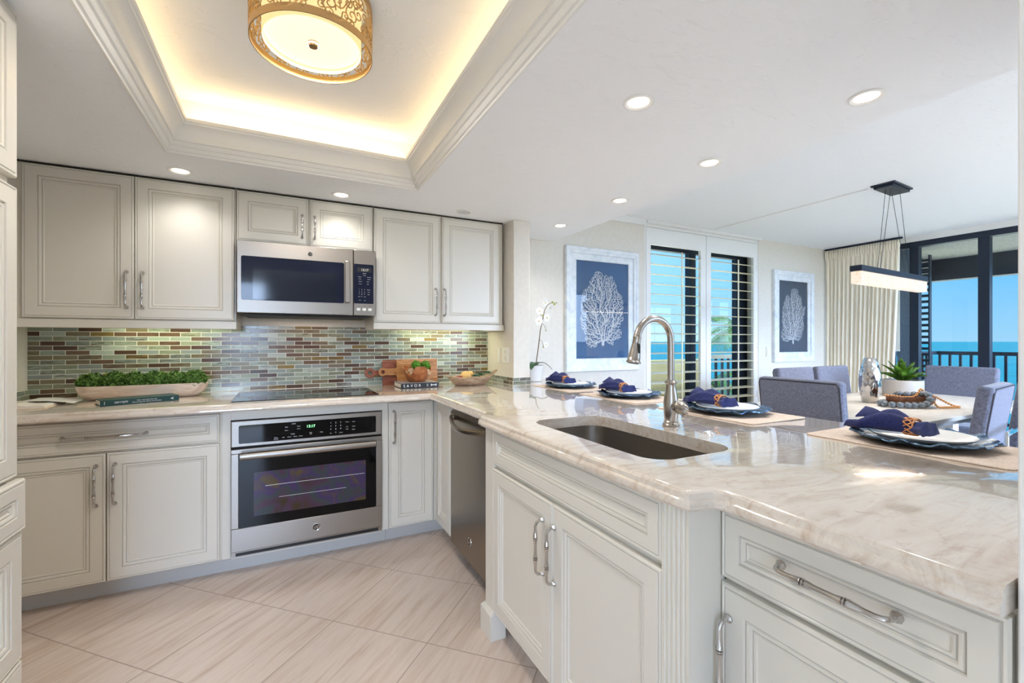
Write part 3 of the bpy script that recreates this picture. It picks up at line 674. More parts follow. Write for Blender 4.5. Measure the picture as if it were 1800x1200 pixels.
lamp('drum_lamp_glow', 'POINT', (FX, FY, FZ1 - 0.06), 0.6, lin(255, 226, 180), shadow_soft_size=0.05)

# ------------------------------------------------------------------ counter decor
CTE = CT + 0.0004
# planter with boxwood mounds
W1 = m_wood('whitewashed_wood', (196, 168, 146), (222, 202, 184), (232, 218, 204), (1.5, 14, 14), 0.6)
def stad(hx, hy, z, n=40, p=3.2): return [(hx * math.copysign(abs(math.cos(a)) ** (2/p), math.cos(a)), hy * math.copysign(abs(math.sin(a)) ** (2/p), math.sin(a)), z) for a in [2*PI*j/n for j in range(n)]]
t = thing('planter_bowl', 'long whitewashed wooden dough bowl filled with green boxwood on the counter', 'planter', (-0.690, 3.155, CTE), 0.03)
MB().loft([stad(0.20, 0.05, 0), stad(0.245, 0.068, 0.006), stad(0.275, 0.082, 0.03), stad(0.287, 0.088, 0.06), stad(0.290, 0.090, 0.074), stad(0.287, 0.087, 0.078), stad(0.278, 0.080, 0.076), stad(0.270, 0.074, 0.055)], True, True, True).build('bowl', W1, t, ang=50)
def leafball(seed, c, r, n, ls, sq=(1, 1, 1), core=True):
    rnd = random.Random(seed); m = MB()
    if core: m.ball(c, r * 0.86, 12, 8, sq)
    for k in range(n):
        z = rnd.uniform(-0.35, 1); a = rnd.uniform(0, 2*PI); q = math.sqrt(1 - z*z); d = Vector((q*math.cos(a), q*math.sin(a), z))
        p = Vector((c[0] + d.x*sq[0]*r*rnd.uniform(.86, 1.05), c[1] + d.y*sq[1]*r*rnd.uniform(.86, 1.05), c[2] + d.z*sq[2]*r*rnd.uniform(.86, 1.06)))
        u = (d + Vector((rnd.gauss(0, .5), rnd.gauss(0, .5), rnd.gauss(0, .5)))).normalized(); s = u.orthogonal().normalized()
        s = Matrix.Rotation(rnd.uniform(0, 6.28), 3, u) @ s; w = u.cross(s); l = ls * rnd.uniform(.7, 1.25); b = l * .42
        m.add([p, p + s*l*.5 + w*b + u*l*.25, p + s*l + u*l*.4, p + s*l*.5 - w*b + u*l*.25], [(0, 1, 2, 3)])
    return m
for k in range(6):
    leafball(10 + k, (-0.225 + 0.09*k, 0.004*(-1)**k, 0.082 + 0.004*(k % 2)), 0.058, 560, 0.017, (0.98, 1.12, 0.95)).build('boxwood_mound', M['moss'], t, ang=180)
# green book with spine print
t = thing('book', 'dark green hardcover book lying on the counter before the planter', 'book', (-0.790, 2.815, CTE), 0.42)
M['bookgreen'] = plain('green_cloth', (14, 62, 62), 0.45); M['pages'] = noisy('paper_edges', (226, 220, 208), (240, 236, 226), (2, 2, 400), 3, 0.8)
MB().box(0.0, 0.0, 0.0, 0.315, 0.130, 0.003).box(0.0, 0.0, 0.025, 0.315, 0.130, 0.028).box(0.0, 0.0, 0.003, 0.315, 0.003, 0.025).build('cover', M['bookgreen'], t, 0.0008)
MB().box(0.004, 0.0032, 0.0031, 0.311, 0.127, 0.0249).build('pages', M['pages'], t)
q = text_mb('terrain', 0.019, 0.0002, 0.45); q.mv(0.050, -0.0004, 0.010); q.build('spine_title', M['ink'], t)
q = text_mb('Ideas and Inspiration for', 0.0085, 0.0002, align='CENTER'); q2 = text_mb('Decorating the Home and Garden', 0.0085, 0.0002, align='CENTER')
q.mv(0.180, -0.0004, 0.0155); q2.mv(0.180, -0.0004, 0.0065); q.merge(q2).build('spine_subtitle', M['ink'], t)
MB().add([(0.276, -0.0004, 0.014), (0.292, -0.0004, 0.007), (0.292, -0.0004, 0.021), (0.287, -0.0004, 0.014)], [(0, 1, 3), (0, 3, 2)]).box(0.015, -0.0003, 0.006, 0.017, 0, 0.022).build('spine_logo', M['ink'], t)
# open book at the left end
t = thing('open_book', 'open pale book with buff cover lying at the left end of the counter', 'book', (-1.098, 2.865, CTE), 0.06)
buff = plain('buff_cover', (226, 204, 178), 0.6)
MB().box(-0.125, -0.035, 0, 0.11, 0.27, 0.003).build('cover', buff, t, 0.001)
pg = MB()
for s in (0,):
    rings = []
    for k in range(17):
        x = -0.115 + 0.215 * k / 16; z = 0.006 + 0.014 * (math.sin(PI * min(1, max(0, k / 16))) ** 0.5) * (0.75 + 0.25 * math.cos(4 * PI * k / 16))
        rings.append([(x, -0.02, 0.0035), (x, 0.26, 0.0035), (x, 0.26, 0.0035 + z), (x, -0.02, 0.0035 + z)])
    pg.loft(rings)
pg.build('pages', M['pages'], t, ang=40)
MB().loft([[(0.0 + 0.17*k/8, 0.10, 0.026 - 0.020*k/8 + 0.006*math.sin(PI*k/8)), (0.0 + 0.17*k/8, 0.25, 0.028 - 0.020*k/8 + 0.006*math.sin(PI*k/8))] for k in range(9)], False).build('loose_leaf', M['whiteplas'], t)
# cutting boards leaning on the backsplash
RW = m_wood('red_acacia', (92, 44, 26), (132, 68, 42), (158, 88, 56), (4, 4, 30), 0.4); AW = m_wood('honey_acacia', (116, 72, 36), (170, 116, 66), (196, 144, 90), (3, 3, 26), 0.4)
def board(name, label, x0, x1, z1, hx, hz, hr, mat, y, th, tilt, bar):
    """board lying in xz: body x0..x1, paddle handle to the left ending in a holed round grip"""
    t = thing(name, label, 'cutting board', (x0, y, CTE))
    w = x1 - x0; out = rr(0, 0, w, z1, 0.012, 4); i0 = 3 * 5 + 4
    pts = [(x, z) for x, z in out]
    zc = hz; neck = bar
    # left edge runs from (0, z1-r) down to (0, r): insert the handle there
    k = [i for i, (x, z) in enumerate(pts) if abs(x) < 1e-6 and z > zc][-1]
    han = [(0.0, zc + neck + 0.012), (-0.008, zc + neck), (hx + hr * 0.9, zc + neck)]
    for j in range(1, 14):
        a = math.radians(50) + math.radians(260) * j / 14; han.append((hx + hr * math.cos(a), zc + hr * math.sin(a)))
    han += [(hx + hr * 0.9, zc - neck), (-0.008, zc - neck), (0.0, zc - neck - 0.012)]
    pts = pts[:k+1] + han + pts[k+1:]
    hole = [(hx + hr * 0.45 * math.cos(a), zc + hr * 0.45 * math.sin(a)) for a in [-2*PI*j/16 for j in range(16)]]
    m = MB(); vs = pts + hole; tris = tessellate_polygon([[Vector((x, z, 0)) for x, z in pts], [Vector((x, z, 0)) for x, z in hole]])
    for yy in (0, th): m.add([(x, yy, z) for x, z in vs], [tuple(q) for q in tris])
    n = len(pts); m.loft([[(x, 0, z) for x, z in pts], [(x, th, z) for x, z in pts]], True, False, False); m.loft([[(x, 0, z) for x, z in hole], [(x, th, z) for x, z in hole]], True, False, False)
    m.xf(Matrix.Rotation(-tilt, 4, 'X'))
    o = m.build('board', mat, t)
    bm = bmesh.new(); bm.from_mesh(o.data); bmesh.ops.remove_doubles(bm, verts=bm.verts, dist=1e-6); bmesh.ops.recalc_face_normals(bm, faces=bm.faces); bm.to_mesh(o.data); bm.free(); o.data.set_sharp_from_angle(angle=0.6)
    return t
board('cutting_board', 'dark reddish wooden paddle board with ring handle, rearmost against the backsplash', 0.625, 0.93, 0.180, -0.085, 0.092, 0.036, RW, 3.262, 0.016, 0.16, 0.017)
board('cutting_board', 'lighter honey-brown wooden paddle board leaning in front of the red board', 0.722, 1.022, 0.186, -0.098, 0.098, 0.030, AW, 3.236, 0.018, 0.14, 0.024)
# stacked cookbook with bowl
t = thing('book', 'black hardcover book with large white spine title under the wooden bowl', 'book', (0.690, 2.985, CTE), 0.015)
M['bookblack'] = plain('black_cloth', (20, 22, 26), 0.4)
MB().box(0, 0, 0, 0.262, 0.20, 0.003).box(0, 0, 0.030, 0.262, 0.20, 0.033).box(0, 0, 0.003, 0.262, 0.003, 0.030).build('cover', M['bookblack'], t, 0.0008)
MB().box(0.003, 0.0032, 0.0031, 0.258, 0.196, 0.0299).build('pages', M['pages'], t)
MB().box(0.0, -0.0002, 0.033, 0.262, 0.2, 0.0334).build('cover_print', plain('grey_cover', (170, 170, 172), 0.4), t)
q = text_mb('SAVOR', 0.027, 0.0002, spacing=1.75, wx=0.95); q.mv(0.016, -0.0004, 0.0070)
for x in (0.0295,): pass
q.build('spine_title', M['whiteplas'], t)
q = MB().box(0.178, -0.0004, 0.007, 0.1795, 0, 0.026).box(0.1835, -0.0004, 0.007, 0.185, 0, 0.026).box(0.205, -0.0004, 0.014, 0.245, 0, 0.019).box(0.205, -0.0004, 0.009, 0.211, 0, 0.024).box(0.239, -0.0004, 0.009, 0.245, 0, 0.024)
q.build('spine_print', M['whiteplas'], t)
BW = m_wood('burl_wood', (120, 62, 30), (164, 96, 54), (186, 122, 76), (5, 5, 9), 0.3, 2.5)
BZ = CTE + 0.0336
t = thing('root_bowl', 'polished brown wooden bowl with scalloped rim standing on the black book', 'bowl', (0.826, 3.09, BZ))
prof_ = [(0.052, 0.0), (0.060, 0.006), (0.080, 0.04), (0.098, 0.075)]
n = 48
def rimz(a):
    d1 = abs((a - math.radians(218) + PI) % (2*PI) - PI); d2 = abs((a - math.radians(322) + PI) % (2*PI) - PI)
    return 0.104 - 0.050 * (math.exp(-(d1/0.42)**4) + math.exp(-(d2/0.42)**4)) + 0.006 * math.sin(3*a)
rings = []
for q in range(9):
    f = q / 8; ring = []
    for j in range(n):
        a = 2*PI*j/n; zt = rimz(a); z = zt * f; r = 0.052 + 0.058 * (z / 0.105) ** 0.75 * (1 - 0.12 * (z / 0.105) ** 3); ring.append((r*math.cos(a), r*math.sin(a), z))
    rings.append(ring)
for q in range(8, 0, -1):
    f = q / 8; ring = []
    for j in range(n):
        a = 2*PI*j/n; zt = rimz(a); z = max(zt * f, 0.010); r = 0.052 + 0.058 * (z / 0.105) ** 0.75 * (1 - 0.12 * (z / 0.105) ** 3) - 0.007; ring.append((r*math.cos(a), r*math.sin(a), z))
    rings.append(ring)
MB().loft(rings).build('bowl', BW, t, ang=60)
mossm = noisy('moss_green', (40, 96, 20), (110, 170, 50), ns=90, rough=0.9)
for (x, y, z, l) in ((0.816, 3.075, BZ + 0.113, 'left of two green moss balls in the scalloped wooden bowl'), (0.884, 3.085, BZ + 0.110, 'right of two green moss balls in the scalloped wooden bowl')):
    tag(leafball(int(x*1000), (0, 0, 0), 0.035, 380, 0.006, (1, 1, 1)).build('moss_ball', mossm, ang=180), l, 'moss ball', 'moss balls in the wooden bowl').location = (x, y, z)
pot_m = noisy('dried_pods', (176, 138, 100), (226, 200, 166), ns=40, rough=0.8, bump=0.3)
def pods(seed, n, sp_):
    rnd = random.Random(seed); m = MB()
    for k in range(n): m.ball((rnd.uniform(-sp_, sp_), rnd.uniform(-sp_, sp_)*0.7, rnd.uniform(-0.004, 0.024)), rnd.uniform(.006, .011), 7, 5, (rnd.uniform(.7, 1.4), 1, rnd.uniform(.6, 1.3)))
    return m
tag(pods(3, 18, 0.022).build('potpourri', pot_m), 'pale dried pods heaped in the left notch of the wooden bowl', 'dried pods', kind='stuff').location = (0.768, 3.055, BZ + 0.066)
tag(pods(5, 14, 0.018).build('potpourri', pot_m), 'pale dried pods below the right moss ball in the wooden bowl', 'dried pods', kind='stuff').location = (0.888, 3.045, BZ + 0.057)
# boat-shaped bowl with fruit
BO = m_wood('carved_wood', (128, 102, 80), (176, 150, 124), (196, 172, 146), (6, 6, 22), 0.5, 2.2)
t = thing('boat_bowl', 'carved brown wooden boat-shaped bowl with wavy rim in the counter corner', 'bowl', (1.20, 3.02, CTE), 0.0)
def boat(off, zoff=0.0, s=1.0):
    rings = []
    for q in range(7):
        f = q / 6; ring = []
        for j in range(44):
            a = 2*PI*j/44; c, s_ = math.cos(a), math.sin(a)
            hx = 0.115 + 0.075 * f; hy = 0.045 + 0.055 * f ** 0.7
            tip = max(0, c) ** 6; tl = max(0, -c) ** 6
            x = (hx - off) * c * (1 + 0.12 * f * tip); y = (hy - off) * s_ * (1 - 0.35 * abs(c) ** 3)
            zr = 0.060 + 0.045 * tip + 0.014 * tl + 0.0035 * math.sin(7*a)
            ring.append((x, y, zoff + f * (zr - zoff * 0.7)))
        rings.append(ring)
    return rings
o1 = boat(0); o2 = boat(0.007, 0.012)
MB().loft(o1 + list(reversed(o2))).build('bowl', BO, t, ang=60)
pear = plain('yellow_fruit', (236, 190, 110), 0.55)
tag(MB().ball((0, 0, 0), 0.040, 18, 12, (1.08, 0.6, 0.85)).ball((0.036, 0, 0.014), 0.024, 12, 8, (1, .7, .85)).build('fruit_slice', pear), 'pale orange fruit slice standing in the carved boat bowl', 'fruit').location = (1.165, 3.025, CTE + 0.066)
succ = noisy('succulent_leaf', (36, 76, 58), (92, 130, 92), ns=30, rough=0.55)
def rosette(r, n=3):
    m = MB()
    for lay in range(n):
        k = 7 - lay; tilt = 0.25 + 0.45 * lay
        for i in range(k):
            a = 2*PI*i/k + lay*0.4; l = r * (1 - 0.25*lay)
            lf = MB().ball((l*0.55, 0, 0), l*0.5, 8, 6, (1.0, 0.62, 0.22)); lf.xf(Matrix.Rotation(a, 4, 'Z') @ Matrix.Rotation(-tilt, 4, 'Y')); m.merge(lf)
    return m
for (x, y, z, r, l) in ((1.235, 3.005, 0.060, 0.034, 'green succulent rosette in the boat bowl beside the orange fruit slice'), (1.285, 3.03, 0.066, 0.036, 'middle green succulent rosette of the boat bowl'), (1.335, 3.02, 0.080, 0.033, 'green succulent rosette by the raised tip of the boat bowl')):
    tag(rosette(r).build('succulent', succ), l, 'succulent', 'succulents in the boat bowl').location = (x, y, CTE + z)
redm = plain('red_berry', (150, 36, 26), 0.4)
for (x, y) in ((1.095, 3.01), (1.112, 3.03), (1.120, 3.0)):
    tag(MB().ball((0, 0, 0), 0.011, 10, 7).tube([(0, 0, 0.010), (0.002, 0, 0.016)], 0.001, 5).build('red_pepper', redm), 'small dark red pepper at the left end of the boat bowl', 'pepper', 'red peppers in the boat bowl').location = (x, y, CTE + 0.058)
# wall plates on the stub wall
t = thing('light_switch', 'narrow white wall plate nearest the backsplash on the stub wall', 'wall plate', (1.467, 3.10, 1.063), -PI/2)
MB().rrect(-0.020, 0, 0.020, 0.116, 0.004, -0.006, 0).build('plate', M['whiteplas'], t, 0.002)
MB().rrect(-0.008, 0.03, 0.008, 0.086, 0.002, -0.0075, -0.0055).build('rocker', M['whiteplas'], t, 0.001)
t = thing('power_outlet', 'white outlet plate with two sockets near the corner of the stub wall', 'wall plate', (1.467, 2.982, 1.065), -PI/2)
MB().rrect(-0.052, 0, 0.052, 0.116, 0.004, -0.006, 0).build('plate', M['whiteplas'], t, 0.002)
for zz in (0.034, 0.082):
    s = MB().rrect(-0.018, zz-0.017, 0.018, zz+0.017, 0.008, -0.008, -0.0055).build('socket', M['whiteplas'], t)
    MB().box(-0.008, -0.0084, zz-0.002, -0.006, -0.0078, zz+0.008).box(0.006, -0.0084, zz-0.002, 0.008, -0.0078, zz+0.008).box(-0.002, -0.0084, zz-0.010, 0.002, -0.0078, zz-0.006).build('socket_slots', M['gap'], s)
t = thing('light_switch', 'small white wall plate left of the small coral picture by the shutters', 'wall plate', (5.065, 3.33, 1.045))
MB().rrect(-0.035, 0, 0.035, 0.116, 0.004, -0.006, 0).build('plate', plain('ivory_plate', (224, 216, 196), 0.4), t, 0.002)
MB().rrect(-0.012, 0.03, 0.012, 0.086, 0.002, -0.009, -0.005).build('rocker', M['whiteplas'], t)

# ------------------------------------------------------------------ place settings on the bar
linen = m_fabric('placemat_linen', (206, 186, 170), (224, 208, 194)); linen.node_tree.nodes['Principled BSDF'].inputs['Sheen Weight'].default_value = 0
tg = NT('blue_ruffled_glass'); f = tg.noise(tg.coord((1, 1, 1)), 55, 4, 0.6, 1.0)
tg.bump(f, 0.5, 0.006); M['charger'] = tg.set(Base_Color=tg.ramp(f, [(0.35, lin(30, 58, 96)), (0.6, lin(120, 150, 180))]), Roughness=0.16, Metallic=0.75)
M['china'] = plain('white_china', (226, 226, 226), 0.16)
M['navy'] = m_fabric('navy_linen', (14, 22, 70), (28, 42, 106), rough=0.85); M['navy'].node_tree.nodes['Principled BSDF'].inputs['Sheen Weight'].default_value = 0.1
RT = m_wood('rattan', (168, 98, 52), (206, 138, 84), (224, 164, 110), (40, 40, 40), 0.5)
SX = 1.745; placemat = None
def napkin_mb(seed):
    rnd = random.Random(seed); rings = []; n = 40
    for k in range(35):
        s = k / 34; x = -0.135 + 0.225 * s          # ring sits at x = 0.035
        d = x - 0.035
        if d < 0: w = 0.020 + 0.062 * min(1, -d / 0.11) ** 0.8 * (1 - 0.25 * max(0, (-d - 0.12) / 0.05)); hh = 0.021 + 0.012 * math.sin(min(1, -d / 0.13) * PI) ; amp = 0.012 * min(1, -d / 0.08)
        else: w = 0.020 + 0.030 * min(1, d / 0.06); hh = 0.020 + 0.002 * d / 0.07; amp = 0.006 * min(1, d / 0.05)
        end = 1.0 if 0 < k < 34 else 0.25
        ring = []
        for j in range(n):
            a = 2*PI*j/n; pl = math.sin(5*a + 0.9*math.sin(a*2 + seed) + 5*s)
            yy = w * math.cos(a) * (1 + 0.05 * pl); zz = max(0.0, hh * (0.95 + math.sin(a)) * 0.9 * end + amp * pl * (0.6 + 0.4*math.sin(a)) + (0.010 * min(1, -d/0.1) * math.cos(a*1.0 + 0.5) if d < 0 else 0))
            ring.append((x + 0.016 * math.sin(2*a + seed) * (1 if k == 0 else max(0, 1 - k/9)) , yy, zz))
        rings.append(ring)
    m = MB().loft(rings)
    # a loose fold standing up at the fan end
    fr = []
    for k in range(11):
        s = k / 10; fr.append([(0.0 - 0.13*s, -0.012 + 0.03*s + q*0.05*s, 0.036 + 0.030*s*(1 - abs(q)) + 0.004*math.sin(6*s + seed)) for q in (-1, -0.5, 0, 0.5, 1)])
    g = [[(x, y, z - 0.004) for x, y, z in r] for r in fr]
    m.loft([a_ + list(reversed(b_)) for a_, b_ in zip(fr, g)])
    return m
def ring_mb():
    m = MB()
    for x in (-0.014, 0.014): m.tube([(x, 0.0245*math.cos(2*PI*j/24), 0.0245*math.sin(2*PI*j/24)) for j in range(24)], 0.0028, 6, True)
    for i in range(10):
        for s in (1, -1): m.tube([(-0.013 + 0.026*q/4, 0.0255*math.cos(2*PI*(i + s*q/4)/10), 0.0255*math.sin(2*PI*(i + s*q/4)/10)) for q in range(5)], 0.0021, 5)
    return m
pm = MB()
nx, ny = 24, 18
def pmz(i, j): return 0.0012 + 0.0006*math.sin(i*0.9)*math.cos(j*0.7)
for zz, sg in ((0.0022, 1), (0.0, 0)):
    pass
base = rr(-0.245, -0.172, 0.245, 0.172, 0.018, 5)
pm.loft([[(x, y, 0) for x, y in base], [(x, y, 0.0022) for x, y in base], [(x*0.985, y*0.98, 0.0030) for x, y in base], [(x*0.955, y*0.94, 0.0030) for x, y in base], [(x*0.950, y*0.933, 0.0023) for x, y in base]])
chm = MB(); nn = 96; rings = []
for q, (r, z) in enumerate(((0.075, 0.0), (0.095, 0.001), (0.135, 0.008), (0.155, 0.015), (0.171, 0.022))):
    rings.append([((r + (0.006*math.sin(9*a) + 0.004*math.sin(17*a+1)) * (q/4)**2) * math.cos(a), (r + (0.006*math.sin(9*a) + 0.004*math.sin(17*a+1)) * (q/4)**2) * math.sin(a), z + (0.0035*math.sin(13*a) + 0.002*math.sin(23*a+2)) * (q/4)**2) for a in [2*PI*j/nn for j in range(nn)]])
chm.loft(rings + [[(x*0.992, y*0.992, z + 0.004) for x, y, z in r] for r in reversed(rings)])
plm = MB().lathe([(0.075, 0.0), (0.08, 0.001), (0.110, 0.009), (0.126, 0.0185), (0.1275, 0.0215), (0.125, 0.0225), (0.108, 0.0135), (0.085, 0.0065), (0.02, 0.0055)], 56)
st = [(2.552, 'at the far end of the bar by the orchid', 0.1), (1.968, 'second along the bar from the orchid', 0.25), (1.335, 'on the bar behind the faucet', 0.45), (0.660, 'nearest the camera on the bar', 0.35)]
pro = {}
for i, (y, where, rz) in enumerate(st):
    def place(key, name, mk, mat, label, cat, grp, loc, rot):
        if key not in pro: o = mk().build(name, mat, ang=45); pro[key] = o
        else: o = pro[key].copy(); COL.objects.link(o)
        o.location = loc; o.rotation_euler = (0, 0, rot); return tag(o, label, cat, grp)
    place('m', 'placemat', lambda: pm, linen, 'beige linen placemat ' + where, 'placemat', 'placemats along the bar', (1.742 if i < 3 else 1.745, y, CTE), PI/2 + (0.0 if i < 3 else 0.0))
    place('c', 'charger_plate', lambda: chm, M['charger'], 'ruffled blue glass charger plate ' + where, 'charger plate', 'charger plates along the bar', (SX, y, CTE + 0.0034), i * 0.9)
    place('p', 'plate', lambda: plm, M['china'], 'white dinner plate on its charger ' + where, 'plate', 'dinner plates along the bar', (SX, y, CTE + 0.0105), 0)
    a = -PI/2 - rz * 0.35; c, s_ = math.cos(a), math.sin(a); nb = (SX - 0.035, y + 0.035, CTE + 0.0335)
    nap = napkin_mb(i + 1).build('napkin', M['navy'], ang=70); nap.location = nb; nap.rotation_euler = (0, 0, a)
    if i == 3: nap.scale = (0.86, 1.0, 1.0)
    tag(nap, 'navy napkin in a rattan ring ' + where, 'napkin', 'navy napkins on the plates')
    place('r', 'napkin_ring', ring_mb, RT, 'woven rattan napkin ring ' + where, 'napkin ring', 'rattan napkin rings', (nb[0] + (0.030 if i == 3 else 0.035)*c, nb[1] + (0.030 if i == 3 else 0.035)*s_, nb[2] + 0.0205), a)

# ------------------------------------------------------------------ orchid behind the wall stub
t = thing('potted_orchid', 'white orchid in a white pot half hidden behind the wall stub', 'orchid', (1.765, 3.10, CTE))
MB().lathe([(0.062, 0), (0.066, 0.004), (0.078, 0.08), (0.085, 0.125), (0.080, 0.125), (0.074, 0.105)], 28).build('pot', M['china'], t)
MB().ball((0, 0, 0.10), 0.073, 16, 8, (1, 1, 0.14)).build('moss', mossm, t)
og = plain('orchid_stem', (96, 74, 44), 0.5); ol = plain('orchid_leaf', (34, 78, 40), 0.35); op = plain('orchid_petal', (246, 246, 246), 0.45, Subsurface_Weight=0.0)
stem = [(0.02, 0, 0.10), (0.045, 0, 0.25), (0.065, 0, 0.40), (0.09, 0, 0.50), (0.105, 0, 0.565), (0.135, 0, 0.610), (0.175, 0, 0.630), (0.22, 0, 0.628)]
MB().tube(stem, [.004, .0038, .0035, .003, .0028, .0024, .002, .0015], 7).tube([(0.078, 0, 0.46), (0.10, -0.01, 0.44), (0.115, -0.01, 0.40)], .0016, 5).tube([(0.055, 0, 0.33), (0.075, -0.01, 0.315), (0.09, -0.01, 0.27)], .0014, 5).build('stem', og, t)
def leaf(L, w, droop): return MB().loft([[(L*s, -w*math.sin(PI*min(1, s*0.95+0.05))**0.7, 0.02*math.sin(PI*s) + 0.08*s - droop*s*s), (L*s, 0, 0.02*math.sin(PI*s) + 0.08*s - droop*s*s - 0.006), (L*s, w*math.sin(PI*min(1, s*0.95+0.05))**0.7, 0.02*math.sin(PI*s) + 0.08*s - droop*s*s)] for s in [k/10 for k in range(11)]], False)
for a, L in ((-0.5, 0.15), (0.9, 0.16), (2.4, 0.16), (-2.2, 0.15)): leaf(L, 0.034, 0.10).xf(Matrix.Translation((0, 0, 0.115)) @ Matrix.Rotation(a, 4, 'Z')).build('leaf', ol, t, ang=80)
def petal(L, w): return MB().loft([[(L*s, -w*math.sin(PI*(0.04+0.93*s)), 0.006*math.sin(PI*s)), (L*s, 0, 0), (L*s, w*math.sin(PI*(0.04+0.93*s)), 0.006*math.sin(PI*s))] for s in [k/7 for k in range(8)]], False)
fc = plain('orchid_lip', (236, 214, 130), 0.5)
for (x, z, ya, sc, ry) in ((0.105, 0.625, -1.2, 1, 0.2), (0.15, 0.585, -1.0, 1.1, 0.5), (0.120, 0.505, -1.3, 1.15, 0.1), (0.052, 0.555, -1.7, 1, -0.2), (0.045, 0.475, -1.5, 1.1, 0), (0.11, 0.29, -1.3, .8, 0.1)):
    fl = MB()
    for k in range(5):
        a = PI/2 + 2*PI*k/5; fl.merge(petal(0.034*sc, (0.013 if k in (0, 2, 3) else 0.020)*sc).xf(Matrix.Rotation(a, 4, 'Z')))
    q = Matrix.Translation((x, -0.012, z)) @ Matrix.Rotation(ya + PI/2, 4, 'Z') @ Matrix.Rotation(PI/2 + ry, 4, 'X')
    f_ = fl.xf(q).build('flower', op, t, ang=80)
    MB().ball((0, 0, 0.004), 0.006*sc, 8, 6).xf(q).build('lip', fc, f_)
bud = plain('orchid_bud', (150, 160, 50), 0.45)
for (x, z, r) in ((0.178, 0.632, .008), (0.197, 0.618, .008), (0.075, 0.53, .007), (0.09, 0.522, .007), (0.218, 0.629, .005), (0.116, 0.40, .005), (0.09, 0.268, .005)): MB().ball((x, -0.004, z), r, 8, 6, (1, 1, 1.2)).build('bud', bud, t)
# ------------------------------------------------------------------ dining room: pictures
def coral_mesh(outline, root, npts, seed, S, trunk, yv=0.0):
    """a sea fan as one branching relief of thin strips inside an outline (metres, xz plane)"""
    rg = np.random.default_rng(seed); P = np.array(outline, float); lo, hi = P.min(0), P.max(0)
    def inside(q):
        x, y = q[:, 0], q[:, 1]; c = np.zeros(len(q), bool); j = len(P) - 1
        for i in range(len(P)):
            cond = ((P[i, 1] > y) != (P[j, 1] > y)) & (x < (P[j, 0] - P[i, 0]) * (y - P[i, 1]) / (P[j, 1] - P[i, 1] + 1e-12) + P[i, 0]); c ^= cond; j = i
        return c
    q = lo + (hi - lo) * rg.random((npts * 3, 2)); q = q[inside(q)][:npts]
    R0 = np.array(root, float); d = np.hypot(*(q - R0).T); q = q[np.argsort(d)]
    pts = np.vstack([R0, q]); n = len(pts); par = np.zeros(n, int); plen = np.zeros(n)
    for i in range(1, n):
        dd = np.hypot(*(pts[:i] - pts[i]).T)
        cost = dd * 1.0 + 0.16 * plen[:i] + 25.0 * dd ** 2 / S
        k = int(np.argmin(cost)); par[i] = k; plen[i] = plen[k] + dd[k]
    cnt = np.ones(n)
    for i in range(n - 1, 0, -1): cnt[par[i]] += cnt[i]
    m = MB()
    for i in range(1, n):
        a, b = pts[par[i]], pts[i]; u = b - a; L = np.hypot(*u)
        if L < 1e-6: continue
        nn = np.array([-u[1], u[0]]) / L; wa = S * (0.0021 + 0.00036 * min(cnt[par[i]], 400) ** 0.5); wb = S * (0.0021 + 0.00036 * min(cnt[i], 400) ** 0.5)
        h = yv - S * 0.002 * (1 + 0.3 * (i % 5))
        m.add([(*(a + nn*wa), 0), (*(a - nn*wa), 0), (*(b - nn*wb), 0), (*(b + nn*wb), 0)], [(0, 1, 2, 3)])
        for t_ in range(4): m.v[-4 + t_] = (m.v[-4 + t_][0], h, m.v[-4 + t_][1])
    x, z = root
    m.loft([[(x - w, yv - 0.0035, z + dz), (x + w, yv - 0.0035, z + dz), (x + w, yv, z + dz), (x - w, yv, z + dz)] for w, dz in ((trunk*.55, -trunk*2.6), (trunk, -trunk*1.6), (trunk*.9, -trunk*.5), (trunk*1.3, 0), (trunk*.6, trunk))])
    return m
FRM = m_wood('whitewashed_frame', (206, 214, 222), (228, 233, 238), (238, 242, 245), (3, 3, 3), 0.5, 3)
def picture(label, x0, x1, z0, z1, bg, outline, root, seed, npts, trunk, ccol):
    t = thing('framed_picture', label, 'picture', ((x0+x1)/2, 3.329, z0), 0, 'framed sea fan pictures')
    w, h = x1 - x0, z1 - z0
    fp_ = [(0, 0), (0, 0.034), (0.004, 0.038), (0.028, 0.038), (0.034, 0.034), (0.056, 0.032), (0.060, 0.026), (0.060, 0.010)]
    MB().loft([[(-w/2+d, -y, d), (w/2-d, -y, d), (w/2-d, -y, h-d), (-w/2+d, -y, h-d)] for d, y in fp_] , True, False, False).build('frame', FRM, t, ang=25)
    mp_ = [(0.058, 0.018), (0.1165, 0.018), (0.118, 0.015), (0.118, 0.010)]
    MB().loft([[(-w/2+d, -y, d), (w/2-d, -y, d), (w/2-d, -y, h-d), (-w/2+d, -y, h-d)] for d, y in mp_], True, False, False).build('liner', FRM, t, ang=25)
    p = MB().box(-w/2+0.116, -0.0105, 0.116, w/2-0.116, -0.002, h-0.116).build('backing', bg, t)
    coral_mesh(outline, root, npts, seed, w, trunk, -0.0110).build('sea_fan', ccol, p, ang=180)
    MB().box(-w/2+0.112, -0.0215, 0.112, w/2-0.112, -0.0190, h-0.112).build('glass', M['picglass'], t)
def sc(pts, bx0, bx1, by0, by1, w, h): return [(-w/2 + 0.118 + (x-bx0)/(bx1-bx0)*(w-0.236), h - 0.118 - (y-by0)/(by1-by0)*(h-0.236)) for x, y in pts]
